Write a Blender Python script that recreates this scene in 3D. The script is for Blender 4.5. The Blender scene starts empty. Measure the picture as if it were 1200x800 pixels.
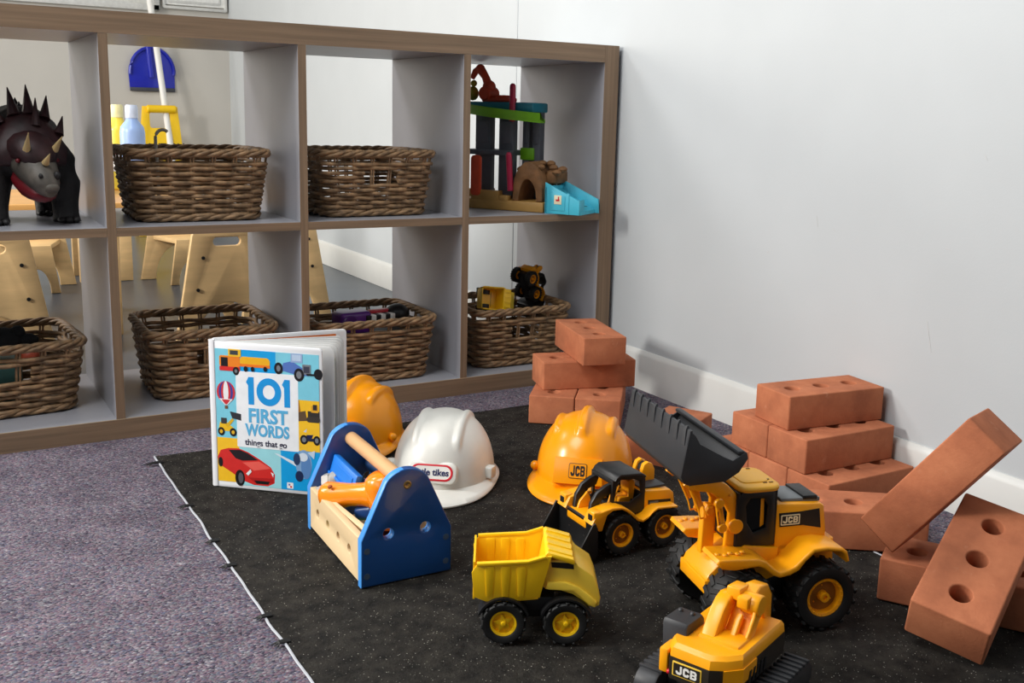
import bpy, bmesh, math, random
from mathutils import Matrix, Vector, Euler, noise
random.seed(7)
SC = bpy.context.scene
COL = SC.collection
PI = math.pi
def R(d): return math.radians(d)

# ------------------------------------------------------------------ materials
def lin(c):
    o = []
    for v in c[:3]:
        v = v/255.0
        o.append(v/12.92 if v <= .04045 else ((v+.055)/1.055)**2.4)
    return (*o, 1)
MATS = {}
def mat(name, col, rough=.5, var=.08, scale=60, bump=0, bscale=200, spec=.5, metal=0, stretch=None, coat=0, dist=.001, trans=0):
    if name in MATS: return MATS[name]
    m = bpy.data.materials.new(name); m.use_nodes = True
    nt = m.node_tree; N = nt.nodes; L = nt.links
    b = N['Principled BSDF']
    b.inputs['Roughness'].default_value = rough
    b.inputs['Metallic'].default_value = metal
    b.inputs['Specular IOR Level'].default_value = spec
    b.inputs['Coat Weight'].default_value = coat
    b.inputs['Transmission Weight'].default_value = trans
    tc = N.new('ShaderNodeTexCoord'); mp = N.new('ShaderNodeMapping')
    L.new(tc.outputs['Object'], mp.inputs['Vector'])
    if stretch: mp.inputs['Scale'].default_value = stretch
    nz = N.new('ShaderNodeTexNoise'); nz.inputs['Scale'].default_value = scale; nz.inputs['Detail'].default_value = 5
    L.new(mp.outputs['Vector'], nz.inputs['Vector'])
    rp = N.new('ShaderNodeValToRGB'); c = lin(col)
    rp.color_ramp.elements[0].position = .3; rp.color_ramp.elements[1].position = .7
    rp.color_ramp.elements[0].color = tuple(max(0, v*(1-var)) for v in c[:3])+(1,)
    rp.color_ramp.elements[1].color = tuple(min(1, v*(1+var)) for v in c[:3])+(1,)
    L.new(nz.outputs['Fac'], rp.inputs['Fac']); L.new(rp.outputs['Color'], b.inputs['Base Color'])
    if bump:
        n2 = N.new('ShaderNodeTexNoise'); n2.inputs['Scale'].default_value = bscale; n2.inputs['Detail'].default_value = 4
        L.new(mp.outputs['Vector'], n2.inputs['Vector'])
        bp = N.new('ShaderNodeBump'); bp.inputs['Strength'].default_value = bump; bp.inputs['Distance'].default_value = dist
        L.new(n2.outputs['Fac'], bp.inputs['Height']); L.new(bp.outputs['Normal'], b.inputs['Normal'])
    MATS[name] = m
    return m

def carpet_mat():
    m = bpy.data.materials.new('carpet'); m.use_nodes = True; nt = m.node_tree; N = nt.nodes; L = nt.links
    b = N['Principled BSDF']; b.inputs['Roughness'].default_value = .95; b.inputs['Specular IOR Level'].default_value = .15
    tc = N.new('ShaderNodeTexCoord'); mp = N.new('ShaderNodeMapping'); mp.inputs['Scale'].default_value = (1, 1.5, 1)
    mp.inputs['Rotation'].default_value = (0, 0, .5)
    L.new(tc.outputs['Object'], mp.inputs['Vector'])
    v = N.new('ShaderNodeTexVoronoi'); v.inputs['Scale'].default_value = 285; L.new(mp.outputs['Vector'], v.inputs['Vector'])
    wn = N.new('ShaderNodeSeparateColor'); L.new(v.outputs['Color'], wn.inputs['Color'])
    rp = N.new('ShaderNodeValToRGB'); e = rp.color_ramp
    e.interpolation = 'LINEAR'
    e.elements[0].position = 0; e.elements[0].color = lin((62, 58, 70))
    e.elements[1].position = 1; e.elements[1].color = lin((166, 160, 166))
    for p, c in ((.15, (84, 80, 96)), (.3, (126, 100, 112)), (.45, (98, 104, 124)), (.6, (118, 108, 112)), (.75, (142, 124, 134)), (.87, (104, 112, 118))):
        q = e.elements.new(p); q.color = lin(c)
    L.new(wn.outputs['Red'], rp.inputs['Fac'])
    # larger patchiness
    nz = N.new('ShaderNodeTexNoise'); nz.inputs['Scale'].default_value = 14; nz.inputs['Detail'].default_value = 6
    L.new(tc.outputs['Object'], nz.inputs['Vector'])
    mx = N.new('ShaderNodeMix'); mx.data_type = 'RGBA'; mx.blend_type = 'MULTIPLY'; mx.inputs[0].default_value = 1
    r2 = N.new('ShaderNodeValToRGB'); r2.color_ramp.elements[0].position = .3; r2.color_ramp.elements[0].color = (.62, .6, .62, 1); r2.color_ramp.elements[1].position = .75; r2.color_ramp.elements[1].color = (1, .98, .98, 1)
    L.new(nz.outputs['Fac'], r2.inputs['Fac'])
    L.new(rp.outputs['Color'], mx.inputs[6]); L.new(r2.outputs['Color'], mx.inputs[7]); L.new(mx.outputs[2], b.inputs['Base Color'])
    bp = N.new('ShaderNodeBump'); bp.inputs['Strength'].default_value = .7; bp.inputs['Distance'].default_value = .002; bp.invert = True
    L.new(v.outputs['Distance'], bp.inputs['Height']); L.new(bp.outputs['Normal'], b.inputs['Normal'])
    return m

def soil_mat():
    m = bpy.data.materials.new('printed_soil'); m.use_nodes = True; nt = m.node_tree; N = nt.nodes; L = nt.links
    b = N['Principled BSDF']; b.inputs['Roughness'].default_value = .8; b.inputs['Specular IOR Level'].default_value = .25
    tc = N.new('ShaderNodeTexCoord')
    n1 = N.new('ShaderNodeTexNoise'); n1.inputs['Scale'].default_value = 38; n1.inputs['Detail'].default_value = 8; n1.inputs['Roughness'].default_value = .65
    L.new(tc.outputs['Object'], n1.inputs['Vector'])
    rp = N.new('ShaderNodeValToRGB'); rp.color_ramp.elements[0].position = .35; rp.color_ramp.elements[0].color = lin((20, 18, 16)); rp.color_ramp.elements[1].position = .72; rp.color_ramp.elements[1].color = lin((64, 60, 54))
    L.new(n1.outputs['Fac'], rp.inputs['Fac'])
    v = N.new('ShaderNodeTexVoronoi'); v.inputs['Scale'].default_value = 480; L.new(tc.outputs['Object'], v.inputs['Vector'])
    sp = N.new('ShaderNodeSeparateColor'); L.new(v.outputs['Color'], sp.inputs['Color'])
    gt = N.new('ShaderNodeMath'); gt.operation = 'GREATER_THAN'; gt.inputs[1].default_value = .9; L.new(sp.outputs['Red'], gt.inputs[0])
    lt = N.new('ShaderNodeMath'); lt.operation = 'LESS_THAN'; lt.inputs[1].default_value = .3; L.new(v.outputs['Distance'], lt.inputs[0])
    mu = N.new('ShaderNodeMath'); mu.operation = 'MULTIPLY'; L.new(gt.outputs[0], mu.inputs[0]); L.new(lt.outputs[0], mu.inputs[1])
    m3 = N.new('ShaderNodeMath'); m3.operation = 'MULTIPLY'; L.new(mu.outputs[0], m3.inputs[0]); L.new(sp.outputs['Green'], m3.inputs[1])
    mx = N.new('ShaderNodeMix'); mx.data_type = 'RGBA'; L.new(m3.outputs[0], mx.inputs[0]); L.new(rp.outputs['Color'], mx.inputs[6]); mx.inputs[7].default_value = lin((206, 202, 190))
    L.new(mx.outputs[2], b.inputs['Base Color'])
    n2 = N.new('ShaderNodeTexNoise'); n2.inputs['Scale'].default_value = 110; n2.inputs['Detail'].default_value = 9; n2.inputs['Roughness'].default_value = .7
    L.new(tc.outputs['Object'], n2.inputs['Vector'])
    bp = N.new('ShaderNodeBump'); bp.inputs['Strength'].default_value = 1; bp.inputs['Distance'].default_value = .013
    L.new(n2.outputs['Fac'], bp.inputs['Height']); L.new(bp.outputs['Normal'], b.inputs['Normal'])
    return m

def brick_mat():
    m = bpy.data.materials.new('fired_clay'); m.use_nodes = True; nt = m.node_tree; N = nt.nodes; L = nt.links
    b = N['Principled BSDF']; b.inputs['Roughness'].default_value = .85; b.inputs['Specular IOR Level'].default_value = .2
    tc = N.new('ShaderNodeTexCoord')
    oi = N.new('ShaderNodeObjectInfo')
    ad = N.new('ShaderNodeVectorMath'); ad.operation = 'ADD'; L.new(tc.outputs['Object'], ad.inputs[0])
    cx = N.new('ShaderNodeCombineXYZ'); L.new(oi.outputs['Random'], cx.inputs[0]); L.new(oi.outputs['Random'], cx.inputs[1]); L.new(cx.outputs[0], ad.inputs[1])
    n1 = N.new('ShaderNodeTexNoise'); n1.inputs['Scale'].default_value = 18; n1.inputs['Detail'].default_value = 8; n1.inputs['Roughness'].default_value = .6
    L.new(ad.outputs[0], n1.inputs['Vector'])
    rp = N.new('ShaderNodeValToRGB'); e = rp.color_ramp
    e.elements[0].position = .28; e.elements[0].color = lin((160, 96, 68)); e.elements[1].position = .74; e.elements[1].color = lin((200, 127, 90))
    q = e.elements.new(.5); q.color = lin((182, 111, 78))
    L.new(n1.outputs['Fac'], rp.inputs['Fac'])
    # pale dust scuffs
    n3 = N.new('ShaderNodeTexNoise'); n3.inputs['Scale'].default_value = 55; n3.inputs['Detail'].default_value = 9; L.new(ad.outputs[0], n3.inputs['Vector'])
    r3 = N.new('ShaderNodeValToRGB'); r3.color_ramp.elements[0].position = .66; r3.color_ramp.elements[0].color = (0, 0, 0, 1); r3.color_ramp.elements[1].position = .8; r3.color_ramp.elements[1].color = (.45, .45, .45, 1)
    L.new(n3.outputs['Fac'], r3.inputs['Fac'])
    mx = N.new('ShaderNodeMix'); mx.data_type = 'RGBA'; L.new(r3.outputs['Color'], mx.inputs[0]); L.new(rp.outputs['Color'], mx.inputs[6]); mx.inputs[7].default_value = lin((206, 150, 118))
    L.new(mx.outputs[2], b.inputs['Base Color'])
    n2 = N.new('ShaderNodeTexNoise'); n2.inputs['Scale'].default_value = 320; n2.inputs['Detail'].default_value = 5; L.new(ad.outputs[0], n2.inputs['Vector'])
    bp = N.new('ShaderNodeBump'); bp.inputs['Strength'].default_value = .3; bp.inputs['Distance'].default_value = .0012
    L.new(n2.outputs['Fac'], bp.inputs['Height']); L.new(bp.outputs['Normal'], b.inputs['Normal'])
    return m

# ------------------------------------------------------------------ mesh builder
T = Matrix.Translation
def RZ(d): return Matrix.Rotation(R(d), 4, 'Z')
def RX(d): return Matrix.Rotation(R(d), 4, 'X')
def RY(d): return Matrix.Rotation(R(d), 4, 'Y')
XZ = Matrix(((1,0,0,0),(0,0,-1,0),(0,1,0,0),(0,0,0,1)))     # profile drawn in x,z ; thickness along y
YZ = Matrix(((0,0,1,0),(1,0,0,0),(0,1,0,0),(0,0,0,1)))      # profile drawn in y,z ; thickness along x

def circle(cx, cy, r, n=20, a0=0):
    return [(cx+r*math.cos(a0+2*PI*i/n), cy+r*math.sin(a0+2*PI*i/n)) for i in range(n)]
def rrect(x0, y0, x1, y1, r, n=5):
    o = []
    for cx, cy, a in ((x1-r, y1-r, 0), (x0+r, y1-r, 90), (x0+r, y0+r, 180), (x1-r, y0+r, 270)):
        for k in range(n+1):
            t = R(a+90*k/n); o.append((cx+r*math.cos(t), cy+r*math.sin(t)))
    return o
def plate_mesh(loops, t, bev=0, res=1):
    cu = bpy.data.curves.new('tmp', 'CURVE'); cu.dimensions = '2D'; cu.fill_mode = 'BOTH'
    bev = min(bev, t/2*.98)
    cu.extrude = t/2-bev; cu.bevel_depth = bev; cu.bevel_resolution = res; cu.offset = -bev
    for lp in loops:
        s = cu.splines.new('POLY'); s.points.add(len(lp)-1)
        for p, q in zip(s.points, lp): p.co = (q[0], q[1], 0, 1)
        s.use_cyclic_u = True
    ob = bpy.data.objects.new('tmp', cu)
    me = bpy.data.meshes.new_from_object(ob)
    bpy.data.objects.remove(ob); bpy.data.curves.remove(cu)
    for p in me.polygons: p.use_smooth = abs(p.normal.z) < .999
    return me
def text_mesh(txt, size, ext=.0003, bold=0, space=1.0, res=3):
    cu = bpy.data.curves.new('tmp', 'FONT'); cu.body = txt; cu.size = size; cu.extrude = ext; cu.offset = bold; cu.space_character = space
    cu.align_x = 'CENTER'; cu.align_y = 'CENTER'; cu.resolution_u = res
    ob = bpy.data.objects.new('tmp', cu)
    me = bpy.data.meshes.new_from_object(ob)
    bpy.data.objects.remove(ob); bpy.data.curves.remove(cu)
    return me

class MB:
    def __init__(s): s.bm = bmesh.new()
    def add_mesh(s, me, M=None, mi=0, merge=True, keep=False):
        t = bmesh.new(); t.from_mesh(me); bpy.data.meshes.remove(me)
        if merge: bmesh.ops.remove_doubles(t, verts=t.verts, dist=1e-6)
        s._merge(t, M, mi, keep); return s
    def _merge(s, t, M=None, mi=0, keep=False):
        if M is not None: bmesh.ops.transform(t, matrix=M, verts=t.verts)
        vm = {}
        for v in t.verts: vm[v] = s.bm.verts.new(v.co)
        for f in t.faces:
            try:
                nf = s.bm.faces.new([vm[v] for v in f.verts]); nf.material_index = mi; nf.smooth = f.smooth if keep else True
            except ValueError: pass
        t.free()
    def box(s, c, d, bev=0, seg=2, M=None, mi=0, taper=None):
        t = bmesh.new(); bmesh.ops.create_cube(t, size=1)
        for v in t.verts:
            x, y, z = v.co
            k = 1
            if taper and z > 0: v.co = (x*d[0]*taper[0]+c[0], y*d[1]*taper[1]+c[1], z*d[2]+c[2])
            else: v.co = (x*d[0]+c[0], y*d[1]+c[1], z*d[2]+c[2])
        if bev: bmesh.ops.bevel(t, geom=t.edges[:], offset=bev, segments=seg, affect='EDGES', profile=.5)
        s._merge(t, M, mi); return s
    def bx(s, x0, x1, y0, y1, z0, z1, **k):
        return s.box(((x0+x1)/2, (y0+y1)/2, (z0+z1)/2), (x1-x0, y1-y0, z1-z0), **k)
    def plate(s, loops, t, bev=0, M=None, mi=0, res=1):
        if isinstance(loops[0][0], (int, float)): loops = [loops]
        return s.add_mesh(plate_mesh(loops, t, bev, res), M, mi, keep=True)
    def side(s, loops, y0, y1, bev=0, mi=0, M=None):       # x,z profile between y0 and y1
        m = T((0, (y0+y1)/2, 0)) @ XZ
        return s.plate(loops, abs(y1-y0), bev, (M @ m) if M is not None else m, mi)
    def front(s, loops, x0, x1, bev=0, mi=0, M=None):      # y,z profile between x0 and x1
        m = T(((x0+x1)/2, 0, 0)) @ YZ
        return s.plate(loops, abs(x1-x0), bev, (M @ m) if M is not None else m, mi)
    def flat(s, loops, z0, z1, bev=0, mi=0, M=None):
        m = T((0, 0, (z0+z1)/2))
        return s.plate(loops, abs(z1-z0), bev, (M @ m) if M is not None else m, mi)
    def text(s, txt, size, M, ext=.0003, bold=0, space=1.0, mi=0, sx=1):
        return s.add_mesh(text_mesh(txt, size, ext, bold, space), M @ Matrix.Diagonal((sx, 1, 1, 1)), mi)
    def jcb(s, w, hgt, M, ext=.0003, mi=0):
        J = [[(.55, 1), (.82, 1), (.82, .22), (.62, 0), (.2, 0), (0, .2), (0, .38), (.26, .38), (.3, .26), (.5, .26), (.55, .32)]]
        C = [[(.2, 0), (.65, 0), (.84, .18), (.84, .36), (.58, .36), (.54, .26), (.32, .26), (.27, .32), (.27, .68), (.32, .74), (.54, .74), (.58, .64), (.84, .64), (.84, .82), (.65, 1), (.2, 1), (0, .82), (0, .18)]]
        B = [[(0, 0), (.68, 0), (.87, .16), (.87, .41), (.78, .5), (.87, .59), (.87, .84), (.68, 1), (0, 1)], [(.27, .22), (.55, .22), (.6, .27), (.6, .36), (.55, .41), (.27, .41)], [(.27, .59), (.55, .59), (.6, .64), (.6, .73), (.55, .78), (.27, .78)]]
        x0 = -1.41; sx = w/2.82
        for g, x in ((J, x0), (C, x0+.97), (B, x0+1.95)):
            s.plate([[((x+a)*sx, (b-.5)*hgt) for a, b in lp] for lp in g], ext, 0, M, mi)
        return s
    def lathe(s, prof, n=24, M=None, mi=0, cap=True):       # (r,z) about z
        t = bmesh.new(); rings = []
        for r, z in prof:
            rings.append([t.verts.new((r*math.cos(2*PI*i/n), r*math.sin(2*PI*i/n), z)) for i in range(n)] if r > 1e-6 else [t.verts.new((0, 0, z))])
        for a, b in zip(rings, rings[1:]):
            for i in range(n):
                j = (i+1) % n
                if len(a) == 1 and len(b) == 1: continue
                if len(a) == 1: t.faces.new((a[0], b[i], b[j]))
                elif len(b) == 1: t.faces.new((a[i], a[j], b[0]))
                else: t.faces.new((a[i], a[j], b[j], b[i]))
        if cap:
            for q in (rings[0], rings[-1]):
                if len(q) > 2: t.faces.new(q)
        bmesh.ops.recalc_face_normals(t, faces=t.faces)
        s._merge(t, M, mi); return s
    def cyl(s, p, q, r, n=16, mi=0, r2=None, bev=0, M=None):
        p = Vector(p); q = Vector(q); d = q-p; h = d.length
        m = T(p) @ d.to_track_quat('Z', 'Y').to_matrix().to_4x4()
        r2 = r if r2 is None else r2
        pr = [(0, 0), (r-bev, 0), (r, bev), (r2, h-bev), (r2-bev, h), (0, h)] if bev else [(0, 0), (r, 0), (r2, h), (0, h)]
        return s.lathe(pr, n, (M @ m) if M is not None else m, mi, False)
    def tube(s, pts, r, n=6, closed=False, mi=0, caps=True):
        pts = [Vector(p) for p in pts]; k = len(pts); t = bmesh.new(); rings = []; up = Vector((0, 0, 1))
        for i, p in enumerate(pts):
            a = pts[i-1] if (i > 0 or closed) else p
            b = pts[(i+1) % k] if (i < k-1 or closed) else p
            d = (b-a).normalized(); u = up if abs(d.dot(up)) < .95 else Vector((1, 0, 0))
            e1 = d.cross(u).normalized(); e2 = d.cross(e1)
            rr = r[i] if isinstance(r, (list, tuple)) else r
            rings.append([t.verts.new(p+e1*rr*math.cos(2*PI*j/n)+e2*rr*math.sin(2*PI*j/n)) for j in range(n)])
        for i in range(k if closed else k-1):
            a = rings[i]; b = rings[(i+1) % k]
            for j in range(n): t.faces.new((a[j], a[(j+1) % n], b[(j+1) % n], b[j]))
        if caps and not closed: t.faces.new(rings[0][::-1]); t.faces.new(rings[-1])
        bmesh.ops.recalc_face_normals(t, faces=t.faces)
        s._merge(t, None, mi); return s
    def ball(s, c, r, n=16, mi=0, sc=(1, 1, 1), M=None):
        t = bmesh.new(); bmesh.ops.create_uvsphere(t, u_segments=n, v_segments=max(6, n//2), radius=r)
        m = T(c) @ Matrix.Diagonal((*sc, 1)); s._merge(t, (M @ m) if M is not None else m, mi); return s
    def loft(s, rings, mi=0, caps=True, M=None):
        t = bmesh.new(); rr = [[t.verts.new(p) for p in r] for r in rings]; n = len(rings[0])
        for a, b in zip(rr, rr[1:]):
            for j in range(n): t.faces.new((a[j], a[(j+1) % n], b[(j+1) % n], b[j]))
        if caps: t.faces.new(rr[0][::-1]); t.faces.new(rr[-1])
        bmesh.ops.recalc_face_normals(t, faces=t.faces)
        s._merge(t, M, mi); return s
    def build(s, name, m, parent=None, ang=35, label=None):
        me = bpy.data.meshes.new(name); s.bm.to_mesh(me); s.bm.free()
        for x in (m if isinstance(m, (list, tuple)) else [m]): me.materials.append(x)
        me.set_sharp_from_angle(angle=R(ang))
        o = bpy.data.objects.new(name, me); COL.objects.link(o); o.parent = parent
        if label: o['label'] = label
        return o

def tag(o, label=None, cat=None, group=None, kind=None):
    if label: o['label'] = label
    if cat: o['category'] = cat
    if group: o['group'] = group
    if kind: o['kind'] = kind
    return o
def thing(name, label, cat, loc=(0, 0, 0), rz=0, group=None):
    o = bpy.data.objects.new(name, None); o.empty_display_size = .02; COL.objects.link(o)
    o.location = loc; o.rotation_euler = (0, 0, R(rz)); return tag(o, label, cat, group)
def copy_tree(o, parent=None):
    c = o.copy(); COL.objects.link(c); c.parent = parent
    for ch in list(o.children): copy_tree(ch, c)
    return c
def dup(root, loc, rz, label, group=None, rot=None):
    c = copy_tree(root); c.location = loc; c.rotation_euler = rot if rot else (0, 0, R(rz))
    c['label'] = label
    if group: c['group'] = group
    return c
def multi(name, fns, m, parent, **k):
    out = []
    for f in fns:
        q = MB(); f(q); out.append(q.build(name, m, parent, **k))
    return out
MZ = .005   # top of the play mat
# ------------------------------------------------------------------ palette
M_wall = mat('wall_paint', (188, 192, 194), .6, .02, 6, .12, 260)
M_wallfar = mat('far_wall_paint', (196, 192, 184), .7, .02, 6, .1, 260)
M_skirt = mat('gloss_skirting', (212, 212, 208), .35, .02, 20)
M_oak_h = mat('oak_edge_horizontal', (136, 112, 88), .55, .22, 60, .15, 120, stretch=(.06, 1, 2.2))
M_oak_v = mat('oak_edge_vertical', (136, 112, 88), .55, .22, 60, .15, 120, stretch=(2.2, 1, .06))
M_grey = mat('grey_laminate', (156, 156, 162), .38, .03, 12)
M_vinyl = mat('blue_grey_vinyl', (70, 78, 88), .3, .08, 9)
M_wick = mat('wicker', (140, 110, 78), .55, .55, 60, .4, 500)
M_wickd = mat('wicker_dark', (104, 80, 56), .6, .4, 50)
M_ply = mat('birch_ply', (224, 188, 134), .45, .1, 30, stretch=(.3, 1, 1.6))
M_plydark = mat('ply_brown', (176, 134, 84), .5, .1, 30, stretch=(.3, 1, 1.6))
M_blk = mat('black_plastic', (22, 22, 23), .42, .1, 60, .05, 500)
M_blksoft = mat('charcoal_plastic', (46, 47, 50), .5, .1, 40, .08, 600)
M_rub = mat('black_rubber', (18, 18, 18), .6, .1, 80, .1, 500)
M_yel = mat('digger_yellow', (255, 168, 12), .34, .04, 30, coat=.08)
M_yel2 = mat('truck_yellow', (255, 202, 22), .32, .04, 30, coat=.15)
M_yelp = mat('cab_yellow', (255, 216, 72), .32, .04, 30, coat=.15)
M_org = mat('orange_plastic', (250, 140, 10), .25, .03, 30, coat=.3)
M_white = mat('white_plastic', (232, 230, 224), .4, .03, 25)
M_ink = mat('black_ink', (16, 16, 18), .5, .02, 20)
M_cream = mat('cream_print', (236, 226, 190), .5, .02, 20)
M_hat = mat('hard_hat_yellow', (252, 158, 4), .28, .04, 14, coat=.08)
M_hatw = mat('hard_hat_white', (226, 224, 216), .33, .06, 22, coat=.1)
M_red = mat('red_print', (206, 24, 44), .4, .03, 20)
M_brick = brick_mat()

# ------------------------------------------------------------------ setting
def struct(name, mb, m, **k):
    o = mb.build(name, m, **k); o['kind'] = 'structure'; return o
WX = .0105
struct('floor', MB().bx(-5, WX+.1, -4, .33, -.05, 0), carpet_mat())
struct('floor', MB().bx(-5, WX+.1, .33, 3.5, -.05, -.001), M_vinyl)
wr = MB().bx(WX, WX+.12, -4, 3.5, -.05, 2.5)
struct('wall_right', wr, M_wall)
struct('wall_back', MB().bx(-5, WX+.12, 3.339, 3.46, -.05, 2.5), M_wallfar)
struct('trim_1', MB().bx(WX-.0015, WX+.002, .478, .486, 0, 2.5, bev=.0008), M_wall)
def skirt(L):
    prof = [(0, 0), (.012, 0), (.012, .078), (.009, .084), (.004, .089), (0, .089)]
    return prof
sk = MB().side([(WX-a+.001, b) for a, b in skirt(0)], -4, 3.34)
struct('baseboard_right', sk, M_skirt)
sk = MB().front([(3.34-a, b) for a, b in skirt(0)], -5, WX)
struct('baseboard_back', sk, M_skirt)

# wall marks: shallow scuffs on the paint
sc = MB()
for y, z, L, a in ((-.62, .43, .02, 80), (-.66, .42, .008, 40), (-.9, .415, .012, 10), (-.5, .36, .006, 30), (-.95, .56, .01, 60), (-.72, .3, .01, 20), (-.88, .27, .05, 75)):
    sc.box((0, 0, 0), (.0003, L, .0012), M=T((WX-.0002, y, z)) @ RX(a))
struct('trim_2', sc, mat('scuff_mark', (190, 190, 190), .6, .05, 30))

# notice boards on the far wall
t = thing('notice_board', 'wide white-framed board on far wall, only its bottom rail showing', 'notice board', (-1.3, 3.325, 1.04))
MB().bx(-1, .985, 0, .012, .03, .9).build('board_panel', mat('board_grey', (206, 206, 200), .5), t)
fr = MB(); fr.bx(-1, .985, -.012, .012, 0, .03, bev=.004); fr.bx(-1, .985, -.012, .012, .88, .91, bev=.004)
fr.bx(.955, .985, -.012, .012, 0, .91, bev=.004); fr.build('frame', mat('board_frame', (214, 214, 210), .4), t)
t = thing('display_board', 'smaller pale framed display hanging right of the wide board on far wall', 'display board', (-.15, 3.325, 1.055))
MB().bx(-.148, .148, 0, .012, .02, .5).build('backing', mat('frame_card', (228, 228, 224), .5), t)
fr = MB()
for i, (d, y) in enumerate(((0, -.014), (.028, -.008))):
    fr.plate([rrect(-.152+d, d, .152-d, .5-d, .01), rrect(-.152+d+.014, d+.014, .152-d-.014, .5-d-.014, .006)], .012, .003, T((0, y+.012, 0)) @ XZ)
fr.build('frame', mat('frame_rail', (204, 204, 200), .4), t)

# dustpan hung on the far wall
M_dp = mat('dustpan_blue', (28, 40, 168), .25, .05, 20, coat=.2)
t = thing('dustpan', 'dark blue plastic dustpan hanging flat on the far wall', 'dustpan', (-.362, 3.335, .672))
ol = [(-.1, 0), (.105, 0), (.106, .07)]+[(.003+.106*math.cos(R(a)), .08+.12*math.sin(R(a))) for a in range(5, 176, 10)]+[(-.104, .07)]
MB().plate(ol, .008, .003, T((0, -.004, 0)) @ XZ).build('pan', M_dp, t)
rim = MB(); pts = [(x*.95, -.012, z*.97+.004) for x, z in ol[2:]]
rim.tube(pts, .0075, 8); rim.build('raised_rim', M_dp, t)
MB().bx(-.1, .105, -.012, -.002, -.006, .012, bev=.002).build('lip', mat('lip_grey', (60, 62, 70), .5), t)
h = MB(); h.cyl((0, -.012, .06), (-.012, -.014, .212), .014, 12); h.build('handle', M_dp, t)

# white mop handle leaning in front of the far wall
t = thing('mop_handle', 'thin white pole leaning behind the bookcase in front of dustpan', 'pole', (-.31, 3.06, 0))
MB().tube([(0, 0, .02), (-.02, .08, .45), (-.075, .24, 1.3)], .0145, 12).build('pole', M_white, t)
MB().lathe([(0, 0), (.05, 0), (.05, .02), (.02, .04), (0, .04)], 16).build('mop_socket', mat('socket_grey', (150, 152, 156), .5), t)

# yellow caution sign
M_sign = mat('sign_yellow', (246, 200, 16), .4, .03, 20)
t = thing('floor_sign', 'yellow folding caution sign with a handle slot by the far wall', 'caution sign', (-.365, 3.16, 0))
pan = [(-.125, 0), (.125, 0), (.078, .6), (-.078, .6)]
hole = rrect(-.048, .50, .042, .572, .012)
for sgn, nm in ((-1, 'front_panel'), (1, 'back_panel')):
    M = T((0, sgn*.055, 0)) @ RX(sgn*-5.0*-1 if sgn > 0 else -5.0) if False else T((0, sgn*.06, 0)) @ RX(sgn*5.5)
    MB().plate([pan, hole], .01, .003, M @ XZ).build(nm, M_sign, t)
    if sgn < 0:
        MB().text('CAUTION', .045, M @ T((0, -.0055, .412)) @ XZ, bold=.0008).build('lettering', M_ink, t, label='black capital lettering')
gr = MB(); gr.cyl((-.06, -.012, .585), (.07, -.012, .585), .018, 12, bev=.004); gr.build('hinge_tube', M_sign, t)

# table and paint bottles behind the bookcase
M_tab = mat('beech_table', (214, 160, 92), .4, .08, 20, stretch=(.2, 1, 1))
t = thing('play_table', 'low beech table standing behind the bookcase with bottles on it', 'table', (-1.45, 1.12, 0))
MB().flat(rrect(-.75, -.26, .76, .24, .04), .335, .357, .004).build('table_top', M_tab, t)
MB().bx(-.635, .48, -.19, -.172, .27, .335).bx(-.635, .525, .172, .19, .27, .335).build('apron', M_plydark, t)
for x, y in ((-.68, -.2), (-.68, .16), (.485, -.2), (.53, .16)): MB().bx(x, x+.04, y, y+.04, 0, .335, bev=.004).build('leg', M_ply, t)
def bottle(name, x, y, colr, nm, label):
    t = thing(name, label, 'bottle', (x, y, .357), 0, 'paint bottles on the low table')
    mb = mat(nm, colr, .35, .04, 20, coat=.1)
    MB().lathe([(0, 0), (.03, 0), (.034, .004), (.034, .17), (.031, .185), (.017, .203), (.0155, .21), (0, .21)], 24).build('bottle_body', mb, t)
    c = MB().lathe([(0, .209), (.0175, .209), (.0175, .24), (.015, .246), (0, .246)], 20)
    c.build('cap', mat('cap_'+nm, tuple(min(255, int(v*.4+140)) for v in colr), .35), t)
    return t
b1 = bottle('paint_bottle', -.832, 1.2, (150, 178, 226), 'paint_blue', 'pale blue paint bottle standing behind upper basket, right of yellow one')
b2 = bottle('paint_bottle', -.855, 1.30, (244, 216, 70), 'paint_yellow', 'yellow paint bottle with red and white label behind the bookcase post')
MB().lathe([(.0345, .055), (.0346, .055), (.0346, .125), (.0345, .125)], 24, cap=False).build('paper_label', M_white, b2)
MB().lathe([(.0347, .103), (.0348, .103), (.0348, .125), (.0347, .125)], 24, cap=False).build('red_band', M_red, b2)
t = MB().bx(-.05, .05, -.07, .07, 0, .1, bev=.004).build('tissue_box', mat('paper_white', (222, 216, 214), .6), None)
t.location = (-1.0, 1.22, .357); t.rotation_euler = (0, 0, .2)
tag(t, 'small pale box on table behind the dinosaur, beside bookcase post', 'box')

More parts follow.
